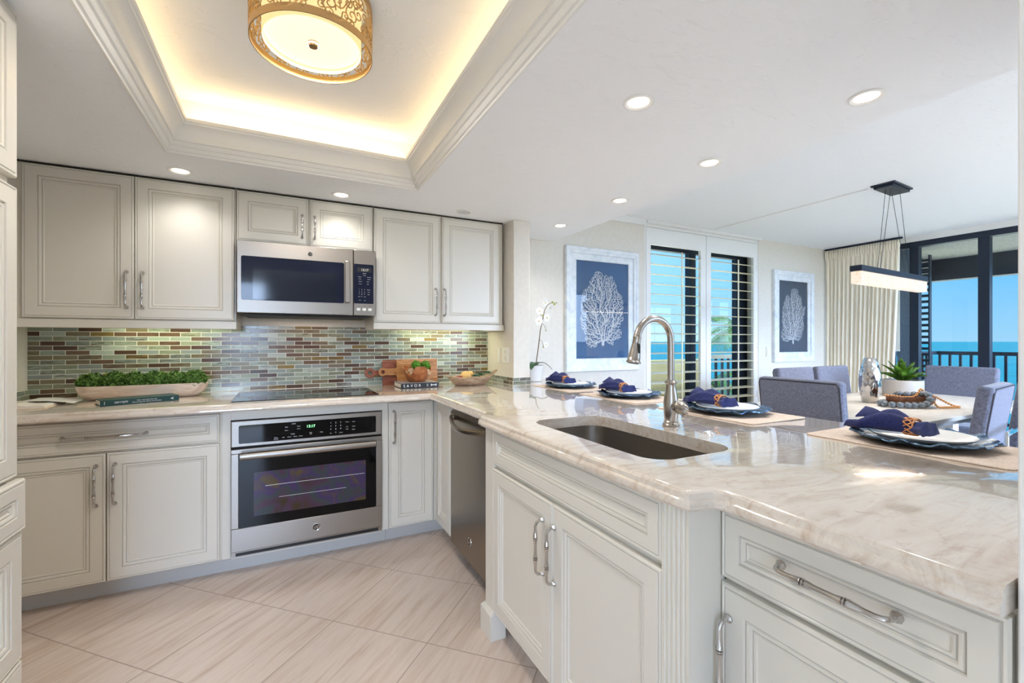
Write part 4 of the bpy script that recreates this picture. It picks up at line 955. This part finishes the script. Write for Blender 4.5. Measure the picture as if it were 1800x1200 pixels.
o1 = [(600,490),(575,505),(560,540),(540,570),(540,600),(520,620),(500,640),(488,690),(484,740),(490,800),(478,840),(485,900),(505,930),(510,960),(512,1000),(525,1030),(552,1048),(585,1040),(605,1010),(640,985),(672,1012),(690,1025),(708,1030),(722,985),(745,985),(768,965),(772,920),(750,900),(768,870),(783,830),(776,780),(782,720),(770,655),(740,630),(733,590),(715,560),(705,525),(688,518),(675,530),(655,508),(640,525),(625,500)]
w_, h_ = 0.835, 1.122
cw = plain('coral_white', (224, 230, 238), 0.7)
blue = noisy('deep_blue_print', (0, 70, 122), (8, 88, 142), (1, 1, 0.4), 3, 0.5)
picture('large blue framed sea fan picture between the wall stub and the shutters', 2.213, 3.048, 0.954, 2.076, blue, sc(o1, 455, 815, 425, 1120, w_, h_), sc([(635, 1000)], 455, 815, 425, 1120, w_, h_)[0], 3, 4200, 0.016, cw)
o2 = [(180,418),(163,425),(158,460),(157,495),(146,480),(133,462),(118,500),(105,560),(100,610),(98,660),(104,690),(94,730),(92,770),(102,795),(130,808),(160,790),(180,785),(210,802),(228,790),(240,750),(252,700),(248,640),(256,590),(264,545),(248,545),(240,555),(236,490),(222,465),(214,470),(208,425),(198,420)]
w_, h_ = 0.80, 1.098
slate = noisy('slate_blue_print', (52, 72, 94), (66, 88, 112), (60, 60, 1), 2, 0.6)
picture('smaller slate framed sea fan picture between the shutters and the curtain', 5.140, 5.940, 0.980, 2.075, slate, sc(o2, 80, 275, 368, 878, w_, h_), sc([(175, 800)], 80, 275, 368, 878, w_, h_)[0], 8, 4000, 0.014, cw)

# ------------------------------------------------------------------ plantation shutters in the back wall opening
struct('window_1', MB().box(3.153, 3.335, 0.0, 3.175, 3.44, 2.385).box(4.871, 3.335, 0.0, 4.893, 3.44, 2.385).box(3.175, 3.335, 2.36, 4.871, 3.44, 2.385).box(3.175, 3.335, 0.0, 4.871, 3.44, 0.03), M['white'])
louv = plain('louver_cream', (238, 232, 206), 0.4)
def shutter(label, x0, x1, ox0, ox1, rodx):
    t = thing('shutter_panel', label, 'shutter', ((x0+x1)/2, 3.332, 0.035), 0, 'plantation shutter panels')
    c = (x0+x1)/2; a, b, oa, ob = x0-c, x1-c, ox0-c, ox1-c
    MB().box(a, 0, 0, oa, 0.030, 2.32).box(ob, 0, 0, b, 0.030, 2.32).box(oa, 0, 2.155, ob, 0.030, 2.32).box(oa, 0, 0, ob, 0.030, 0.12).build('frame', M['white'], t)
    lm = MB()
    for k in range(20):
        z = 0.175 + 0.0995 * k; cs = []
        for j in range(12):
            q = 2*PI*j/12; y = 0.052*math.cos(q); zz = 0.0052*math.sin(q); ti = 0.10 if k < 19 else 0.32
            cs.append((y*math.cos(ti) - zz*math.sin(ti) + 0.032, y*math.sin(ti) + zz*math.cos(ti) + z))
        lm.loft([[(oa+0.002, y, zz) for y, zz in cs], [(ob-0.002, y, zz) for y, zz in cs]])
    lm.build('louvers', louv, t, ang=50)
    MB().box(rodx-c-0.006, -0.030, 0.16, rodx-c+0.006, -0.0215, 2.10).build('tilt_rod', louv, t)
    for zz in (0.55, 1.10, 2.0):
        xh = a if 'left' in label else b
        MB().box(xh-0.006, -0.006, zz, xh+0.006, 0.0, zz+0.07).build('hinge', M['white'], t)
shutter('left white plantation shutter panel with open louvers, beside the large picture', 3.178, 4.022, 3.236, 3.942, 3.640)
shutter('right white plantation shutter panel with open louvers, beside the smaller picture', 4.028, 4.868, 4.101, 4.811, 4.512)
struct('window_2', MB().box(3.12, 3.472, 0.03, 4.90, 3.53, 0.10).box(3.12, 3.472, 2.18, 4.90, 3.53, 2.385).box(3.93, 3.472, 0.10, 4.03, 3.53, 2.18).box(4.70, 3.472, 0.10, 4.90, 3.53, 2.18).box(3.06, 3.472, 0.10, 3.13, 3.53, 2.18), M['alu'])
struct('window_3', MB().box(3.13, 3.498, 0.10, 3.93, 3.504, 2.18).box(4.03, 3.498, 0.10, 4.70, 3.504, 2.18), M['glass'])

# ------------------------------------------------------------------ sliding glass wall, curtain, shade
XS = 6.35
sl = MB().box(XS, -0.549, 2.29, XS+0.10, 3.329, 2.352).box(XS, -0.549, 0.0, XS+0.10, 3.329, 0.05)
for a, b in ((2.42, 2.50), (1.85, 1.935), (0.95, 1.035), (0.05, 0.135), (-0.549, -0.46)): sl.box(XS+0.012, a, 0.05, XS+0.088, b, 2.29)
struct('window_4', sl, M['alu'])
struct('window_5', MB().box(XS+0.05, -0.548, 0.05, XS+0.056, 3.32, 2.29), M['glass'])
struct('trim_4', MB().box(XS-0.01, -0.549, 2.352, XS+0.10, 3.329, ZD), M['white'])
tc_ = NT('curtain_linen'); f = tc_.noise(tc_.coord((120, 120, 4)), 2, 2, 0.5)
M['curtain'] = tc_.set(Base_Color=tc_.ramp(f, [(0.35, lin(248, 238, 216)), (0.65, lin(252, 245, 228))]), Roughness=0.9)
t = thing('curtain', 'cream pleated floor-length curtain at the left end of the glass wall', 'curtain', (6.22, 2.93, 0.02))
rings = []
NZ = [0.0, 0.5, 1.0, 1.5, 1.9, 2.15, 2.225, 2.24, 2.26, 2.30, 2.36]
for z in NZ:
    row = []
    for k in range(261):
        s = k / 260; y1 = -0.31 - 0.09 * min(1, z / 2.36) ** 1.0; yv = 0.385 + (y1 - 0.385) * s
        amp = 0.013 if z < 2.2 else 0.008
        ph = 2*PI*17*s + 0.9*math.sin(9*s) ; xx = amp*math.sin(ph) + 0.005*math.sin(2*PI*41*s + 2) * (1 if z < 2.2 else 1.2) + (-0.010 if 2.23 < z < 2.27 else 0)
        row.append((xx, yv, z))
    rings.append(row)
cm = MB().loft(rings, False); co = cm.build('panel', M['curtain'], t, ang=180)
so_ = co.modifiers.new('s', 'SOLIDIFY'); so_.thickness = 0.003
hd_ = MB().loft([[(-0.016 + 0.012*math.sin(2*PI*30*k/240 + 1) + bulge, 0.387 - 0.788*k/240, z) for k in range(241)] for z, bulge in ((2.245, 0.004), (2.262, -0.004), (2.31, -0.006), (2.362, 0.0))], False)
ho = hd_.build('gathered_heading', M['curtain'], t, ang=180); s2 = ho.modifiers.new('s', 'SOLIDIFY'); s2.thickness = 0.003
MB().box(-0.012, -0.42, 2.368, 0.012, 0.388, 2.388).build('track', M['alu'], t)
t = thing('roller_shade', 'narrow white shade strip hanging behind the right edge of the curtain', 'shade', (6.312, 2.615, 1.12))
MB().box(-0.002, -0.045, 0, 0.002, 0.045, 1.15).build('cloth', M['whiteplas'], t); MB().tube([(0, -0.045, 0), (0, 0.045, 0)], 0.008, 8).build('hem_bar', M['whiteplas'], t)

# ------------------------------------------------------------------ linear pendant over the table
t = thing('linear_pendant', 'long black pendant with glowing crystal bar hanging over the dining table', 'pendant lamp', (4.155, 1.742, ZD), 0.058)
MB().box(-0.165, -0.075, -0.012, 0.165, 0.075, 0.0).box(-0.15, -0.06, -0.030, 0.15, 0.06, -0.012).build('canopy', M['alu'], t, 0.002)
zt = 1.760 - ZD
MB().box(-0.582, -0.037, zt-0.040, 0.582, 0.037, zt).build('housing', M['alu'], t, 0.002)
tp = NT('crystal_bar'); f = tp.noise(tp.coord((1, 1, 1.6)), 38, 5, 0.7, 2.0)
tp.set(Base_Color=lin(120, 110, 100), Emission_Color=tp.ramp(f, [(0.35, lin(240, 204, 172)), (0.6, lin(255, 242, 228))]), Emission_Strength=0.8, Roughness=0.15)
tp.bump(f, 0.5, 0.004)
MB().box(-0.576, -0.034, zt-0.126, 0.576, 0.034, zt-0.0405).build('crystal_bar', tp.m, t, 0.006)
for i, (xa, xb, yy) in enumerate(((-0.075, -0.24, -0.02), (-0.055, -0.20, 0.02), (0.055, 0.30, 0.02), (0.085, 0.27, -0.02))): MB().tube([(xa, yy, -0.030), (xb, yy * 0.8, zt)], 0.0017, 6).build('wire', M['alu'], t)
lamp('pendant_bar_light', 'AREA', (4.155, 1.742, 1.625), 9, lin(255, 236, 212), (0, 0, 0.058), shape='RECTANGLE', size=1.1, size_y=0.06)

# ------------------------------------------------------------------ dining table and chairs
TBX0, TBX1, TBY0, TBY1 = 3.090, 5.250, 1.245, 2.268
TT = noisy('pale_stone_top', (206, 202, 196), (226, 222, 216), (3, 8, 8), 2, 0.35, 5, dist=1.0)
t = thing('dining_table', 'pale stone rectangular dining table behind the bar under the pendant', 'table', ((TBX0+TBX1)/2, (TBY0+TBY1)/2, 0))
hx, hy = (TBX1-TBX0)/2, (TBY1-TBY0)/2
MB().box(-hx, -hy, 0.725, hx, hy, 0.75).build('tabletop', TT, t, 0.003)
MB().box(-hx+0.04, -hy+0.04, 0.690, hx-0.04, hy-0.04, 0.7248).build('apron', plain('grey_apron', (150, 148, 146), 0.5), t)
for s in (-1, 1): MB().box(s*0.6-0.05, -0.18, 0.0, s*0.6+0.05, 0.18, 0.690).build('pedestal', TT, t, 0.004)
FAB = m_fabric('grey_chair_fabric', (90, 92, 108), (130, 134, 154))
PIPE = plain('dark_piping', (62, 60, 68), 0.8)
t = ch0 = thing('dining_chair', '', 'chair', (0, 0, 0), 0, 'grey upholstered chairs around the dining table')
def slab(x0, x1, pts, r=0.02):
    """upholstered slab: side profile polygon pts (y,z) extruded along x"""
    return MB().loft([[(x, y, z) for y, z in pts] for x in (x0, x1)])
slab(-0.255, 0.255, [(-0.155, 0.40), (-0.232, 0.995), (-0.302, 0.985), (-0.225, 0.40)]).build('backrest', FAB, t, 0.022, 45, 3)
pp = [(-0.258, -0.240, 0.46), (-0.258, -0.302, 0.965), (-0.240, -0.3045, 0.984), (0.240, -0.3045, 0.984), (0.258, -0.302, 0.965), (0.258, -0.240, 0.46)]
slab(-0.255, 0.255, [(-0.225, 0.40), (-0.225, 0.485), (0.20, 0.50), (0.20, 0.40)]).build('seat', FAB, t, 0.022, 45, 3)
MB().tube([(-0.2435, -0.232, 0.50), (-0.2435, -0.2950, 0.955), (-0.228, -0.2975, 0.976), (0.228, -0.2975, 0.976), (0.2435, -0.2950, 0.955), (0.2435, -0.232, 0.50)], 0.0045, 6).build('piping', PIPE, t)
for s in (-1, 1):
    MB().box(s*0.235-0.012, -0.345, 0.0, s*0.235+0.012, -0.333, 0.745).build('leg', M['chrome'], t, 0.001)
    MB().box(s*0.235-0.012, 0.17, 0.0, s*0.235+0.012, 0.182, 0.40).build('leg', M['chrome'], t, 0.001)
MB().box(-0.247, -0.345, 0.745, 0.247, -0.333, 0.768).build('rear_bar', M['chrome'], t, 0.001)
for s in (-1, 1): MB().box(s*0.235-0.012, -0.345, 0.385, s*0.235+0.012, 0.182, 0.3995).build('side_rail', M['chrome'], t, 0.001)
chairs = [((3.145, 1.690), -PI/2, 'grey upholstered chair at the near end of the table, its back to the bar'),
          ((4.105, 2.195), PI, 'left of two grey chairs across the table, backs to the small picture'),
          ((4.690, 2.195), PI, 'right of two grey chairs across the table, back to the cream curtain'),
          ((5.375, 1.830), PI/2, 'grey upholstered chair at the far end of the table before the glass wall'),
          ((3.460, 1.250), 0.12, 'grey chair on the near long side of the table with chrome rear bar'),
          ((4.130, 1.245), 0.0, 'grey chair half hidden behind the white wall edge at the right')]
for i, ((x, y), rz, l) in enumerate(chairs):
    if i == 0: ch0.location = (x, y, 0); ch0.rotation_euler = (0, 0, rz); ch0['label'] = l
    else: dup(ch0, (x, y, 0), rz, l)
# vase, succulent pot, bowl with bead garlands
ZT = 0.7504
tv = NT('hammered_silver'); vo = tv.n('ShaderNodeTexVoronoi', feature='F1'); tv.link(tv.coord((1, 1, 0.55)), vo.inputs['Vector']); vo.inputs['Scale'].default_value = 42
tv.bump(vo.outputs['Distance'], 0.5, 0.010); tv.set(Base_Color=lin(196, 192, 190), Metallic=1.0, Roughness=0.10)
t = tag(MB().lathe([(0.046, 0.0), (0.050, 0.004), (0.060, 0.06), (0.070, 0.13), (0.0715, 0.18), (0.066, 0.24), (0.054, 0.295), (0.040, 0.338), (0.036, 0.346), (0.031, 0.346), (0.034, 0.338), (0.046, 0.295), (0.05, 0.2)], 40).build('vase', tv.m), 'tall hammered silver vase on the dining table', 'vase'); t.location = (4.072, 1.849, ZT)
t = thing('potted_succulent', 'green spiky succulent in a squat pale grey pot on the dining table', 'potted plant', (4.79, 1.93, ZT))
MB().lathe([(0.138, 0.0), (0.140, 0.003), (0.140, 0.140), (0.137, 0.143), (0.130, 0.143), (0.129, 0.115)], 48).build('pot', plain('grey_ceramic', (172, 167, 162), 0.5), t)
MB().lathe([(0.129, 0.116), (0.06, 0.122), (0.005, 0.124)], 24).build('soil', plain('soil', (52, 44, 36), 0.9), t)
ag = noisy('agave_leaf', (22, 58, 18), (92, 132, 40), (1, 1, 1), 14, 0.4)
rs = random.Random(2)
def agleaf(L, w, el):
    rows = []
    for k in range(11):
        s = k / 10; ww = w * math.sin(PI * (0.16 + 0.84 * s) ** 0.85) ** 0.9 * (1 if s < 1 else 0.02); e_ = el + 0.35 * s * s - 0.5*s*(1 - el)
        x = L * s * math.cos(el) ; z = L * s * math.sin(el) + 0.02 * math.sin(PI * s)
        rows.append([(x, -ww, z + ww*0.45), (x, -ww*0.4, z), (x, ww*0.4, z), (x, ww, z + ww*0.45), (x, 0, z - 0.006 - 0.2*ww)])
    return MB().loft(rows)
for k, (n_, el, L) in enumerate(((9, 0.42, 0.19), (7, 0.80, 0.19), (5, 1.08, 0.195), (3, 1.36, 0.205))):
    for i in range(n_): agleaf(L * rs.uniform(.92, 1.1), 0.031, el + rs.uniform(-.08, .08)).xf(Matrix.Translation((0, 0, 0.120)) @ Matrix.Rotation(2*PI*i/n_ + k*0.37 + rs.uniform(-.12, .12), 4, 'Z')).build('leaf', ag, t, ang=60)
BA = -math.atan(400/FPX); BC = Vector((4.07, 1.592, ZT))
def bl(a, b, z): return (BC.x + a*math.cos(BA) - b*math.sin(BA), BC.y + a*math.sin(BA) + b*math.cos(BA), z)
DW = m_wood('dark_teak', (72, 38, 20), (108, 62, 34), (134, 82, 46), (4, 14, 14), 0.4)
t = thing('wooden_bowl', 'long brown wooden bowl wrapped in bead garlands on the dining table', 'bowl', tuple(BC), BA)
MB().loft([stad(0.115, 0.035, 0, p=2.4), stad(0.150, 0.050, 0.018, p=2.4), stad(0.170, 0.060, 0.052, p=2.4), stad(0.172, 0.062, 0.076, p=2.4), stad(0.162, 0.053, 0.076, p=2.4), stad(0.145, 0.044, 0.034, p=2.4)]).build('bowl', DW, t, ang=50)
GB = noisy('grey_wash_bead', (84, 94, 104), (140, 148, 154), ns=60, rough=0.75); NB = noisy('natural_bead', (180, 120, 62), (218, 164, 104), ns=50, rough=0.6)
def garland(name, label, cat, pts, r, mat, step, smooth=True):
    P = [Vector(p) for p in pts]; out = [P[0]]; acc = 0.0
    dense = []
    for i in range(len(P) - 1):
        p0, p1, p2, p3 = P[max(i-1, 0)], P[i], P[i+1], P[min(i+2, len(P)-1)]
        for k in range(24):
            s = k / 24; dense.append(0.5*((2*p1) + (p2-p0)*s + (2*p0-5*p1+4*p2-p3)*s*s + (3*p1-p0-3*p2+p3)*s**3))
    dense.append(P[-1])
    for a, b in zip(dense, dense[1:]):
        acc += (b - a).length
        if acc >= step: out.append(b.copy()); acc = 0.0
    t = thing(name, label, cat, tuple(out[0]))
    proto = None
    for p in out:
        if proto is None: proto = MB().ball((0, 0, 0), r, 12, 8, (1, 1, 0.92)).build('bead', mat, t); o = proto
        else: o = proto.copy(); COL.objects.link(o); o.parent = t
        o.location = p - out[0]
    MB().tube([q - out[0] for q in dense], 0.0015, 5).build('cord', NB, t)
garland('bead_garland', 'garland of large grey beads draped over the front of the wooden bowl', 'bead garland',
        [bl(*p) for p in ((-0.085, 0.088, ZT+.024), (-0.14, 0.072, ZT+.024), (-0.192, 0.04, ZT+.024), (-0.205, -0.01, ZT+.024), (-0.18, -0.065, ZT+.024), (-0.125, -0.090, ZT+.024), (-0.06, -0.098, ZT+.024), (0.0, -0.100, ZT+.026), (0.045, -0.092, ZT+.045), (0.070, -0.076, ZT+.085), (0.07, -0.03, ZT+.096), (0.05, 0.01, ZT+.088), (-0.03, 0.03, ZT+.086), (-0.04, 0.078, ZT+.085), (0.03, 0.10, ZT+.03), (0.10, 0.09, ZT+.04), (0.14, 0.05, ZT+.09), (0.155, 0.01, ZT+.088))], 0.0235, GB, 0.044)
garland('bead_garland', 'garland of small natural wooden beads trailing from the bowl onto the table', 'bead garland',
        [bl(*p) for p in ((-0.165, 0.03, ZT+.080), (-0.12, 0.005, ZT+.079), (-0.07, -0.012, ZT+.072), (-0.02, -0.02, ZT+.072), (0.02, -0.02, ZT+.085), (0.07, -0.005, ZT+.128), (0.11, 0.0, ZT+.09), (0.15, -0.01, ZT+.080), (0.19, -0.02, ZT+.060), (0.235, -0.035, ZT+.030), (0.275, -0.05, ZT+.010), (0.287, -0.065, ZT+.0095), (0.26, -0.085, ZT+.0095), (0.21, -0.095, ZT+.0095), (0.15, -0.105, ZT+.0095), (0.10, -0.105, ZT+.012), (0.088, -0.085, ZT+.045), (0.092, -0.062, ZT+.080), (0.105, -0.02, ZT+.076))], 0.0085, NB, 0.0165)

# ------------------------------------------------------------------ outside: balcony, palms, beach, sea
conc = noisy('balcony_concrete', (150, 152, 150), (176, 178, 176), (1, 3, 1), 14, 0.9, bump=0.4, bd=0.01); dk = M['alu']
cream = noisy('cream_stucco', (240, 226, 168), (246, 234, 182), ns=20, rough=0.9)
struct('balcony_floor', MB().box(6.46, -3, -0.2, 9.0, 3.4, -0.03).box(2.0, 3.55, -0.2, 6.4, 4.3, -0.03), conc)
struct('balcony_ceiling', MB().box(6.46, -3, 2.44, 9.0, 3.4, 2.6), conc)
struct('balcony_beam', MB().box(8.66, -3, 2.13, 8.86, 3.28, 2.4395).box(6.46, 3.14, 2.13, 8.66, 3.28, 2.4395), dk)
struct('balcony_column', MB().box(7.22, 2.80, -0.029, 7.42, 2.97, 2.4395), noisy('grey_render', (92, 104, 124), (110, 122, 142), ns=60, rough=0.9))
struct('balcony_parapet', MB().box(2.0, 3.95, -0.029, 4.74, 4.10, 1.0), cream)
struct('window_reveal', MB().box(4.905, 3.48, 0.0, 5.02, 3.60, 2.5), cream)
t = thing('balcony_railing', 'dark metal balcony railing with square balusters beyond the glass wall', 'railing', (8.77, 0.0, -0.03))
MB().box(-0.03, -2.9, 1.06, 0.03, 3.16, 1.11).box(-2.3, 3.10, 1.06, -0.031, 3.16, 1.11).build('top_rail', dk, t); MB().box(-0.02, -2.9, 0.10, 0.02, 3.15, 0.14).box(-2.3, 3.11, 0.10, -0.021, 3.15, 0.14).build('bottom_rail', dk, t)
pb = MB().box(-0.014, -0.014, 0.141, 0.014, 0.014, 1.059).build('baluster', dk, t)
for k in range(45):
    o = pb.copy(); COL.objects.link(o); o.parent = t; o.location = (0, 3.08 - 0.115*(k+1), 0)
for k in range(16):
    o = pb.copy(); COL.objects.link(o); o.parent = t; o.location = (-0.15 - 0.135*k, 3.13, 0)
pb.location = (0, 3.08, 0)
t = thing('storm_shutter', 'narrow dark folded storm shutter on the balcony beside the grey column', 'shutter', (7.62, 2.83, -0.029))
sm = MB().box(-0.03, -0.06, 0, 0.03, -0.045, 2.40).box(-0.03, 0.045, 0, 0.03, 0.06, 2.40)
for k in range(30): sm.box(-0.025, -0.045, 0.05 + 0.078*k, 0.025, 0.045, 0.085 + 0.078*k)
sm.build('slatted_panel', dk, t)
t = thing('balcony_railing', 'pale metal balcony railing with dark balusters seen through the right shutter', 'railing', (5.6, 4.02, -0.03))
MB().box(-0.85, -0.025, 1.03, 0.9, 0.025, 1.08).build('top_rail', M['white'], t)
pb = MB().box(-0.012, -0.012, 0.0, 0.012, 0.012, 1.029).build('baluster', dk, t)
pb.location = (-0.8, 0, 0)
for k in range(14):
    o = pb.copy(); COL.objects.link(o); o.parent = t; o.location = (-0.68 + 0.12*k, 0, 0)
struct('beach', MB().box(-60, -80, -10.3, 62, 90, -10), noisy('sand', (216, 196, 150), (230, 212, 170), ns=0.5, rough=0.95))
ts = NT('sea_water'); f = ts.noise(ts.coord((0.02, 0.06, 1)), 3, 5, 0.6)
ts.bump(f, 0.15, 0.3)
struct('sea', MB().box(-3000, -15000, -10.6, 30000, 15000, -10.32).mv(0, 0, 0), ts.set(Base_Color=ts.ramp(f, [(0.4, lin(12, 86, 92)), (0.6, lin(18, 98, 106))]), Roughness=0.6, Specular_IOR_Level=0.2))
pl = noisy('palm_frond', (34, 62, 26), (76, 108, 44), ns=3, rough=0.5); tk = noisy('palm_trunk', (120, 104, 84), (150, 132, 108), (1, 1, 8), 3, 0.9)
def palm(label, loc, H, R, seed):
    rnd = random.Random(seed); t = thing('palm_tree', label, 'palm tree', loc)
    MB().tube([(0.02*H*math.sin(s*2), 0, H*s) for s in [k/12 for k in range(13)]], [0.17 - 0.05*k/12 for k in range(13)], 10).build('trunk', tk, t)
    top = Vector((0.02*H*math.sin(2), 0, H))
    for i in range(17):
        a = 2*PI*i/17 + rnd.uniform(-.2, .2); el = rnd.uniform(-0.35, 1.15); m = MB(); pts = []
        for k in range(13):
            s = k/12; r_ = R*s*math.cos(el*0.8)*(1-0.12*s); z = R*(math.sin(el)*s - 0.75*s*s*(0.6+0.4*math.cos(el))); pts.append(Vector((r_, 0, z)))
        m.tube(pts, [0.03*(1-0.9*k/12)+0.003 for k in range(13)], 5)
        for k in range(1, 38):
            s = k/38; q = s*12; j = min(int(q), 11); p = pts[j].lerp(pts[j+1], q-j); d = (pts[j+1]-pts[j]).normalized(); L = R*0.32*math.sin(PI*(0.12+0.84*s))
            for sg in (-1, 1):
                e_ = (d*0.55 + Vector((0, sg*0.8, -0.35 - rnd.uniform(0, .25)))).normalized()*L
                m.add([p, p + e_*0.5 + d*0.022, p + e_, p + e_*0.5 - d*0.022], [(0, 1, 2, 3)])
        m.xf(Matrix.Translation(top) @ Matrix.Rotation(a, 4, 'Z')); m.build('frond', pl, t, ang=180)
palm('tall palm tree with arching fronds beyond the right shutter panel', (20.6, 15.2, -10), 11.8, 2.6, 5)
palm('lower palm crown just above the balcony rail beyond the right shutter panel', (17.5, 14.4, -10), 9.2, 2.0, 9)
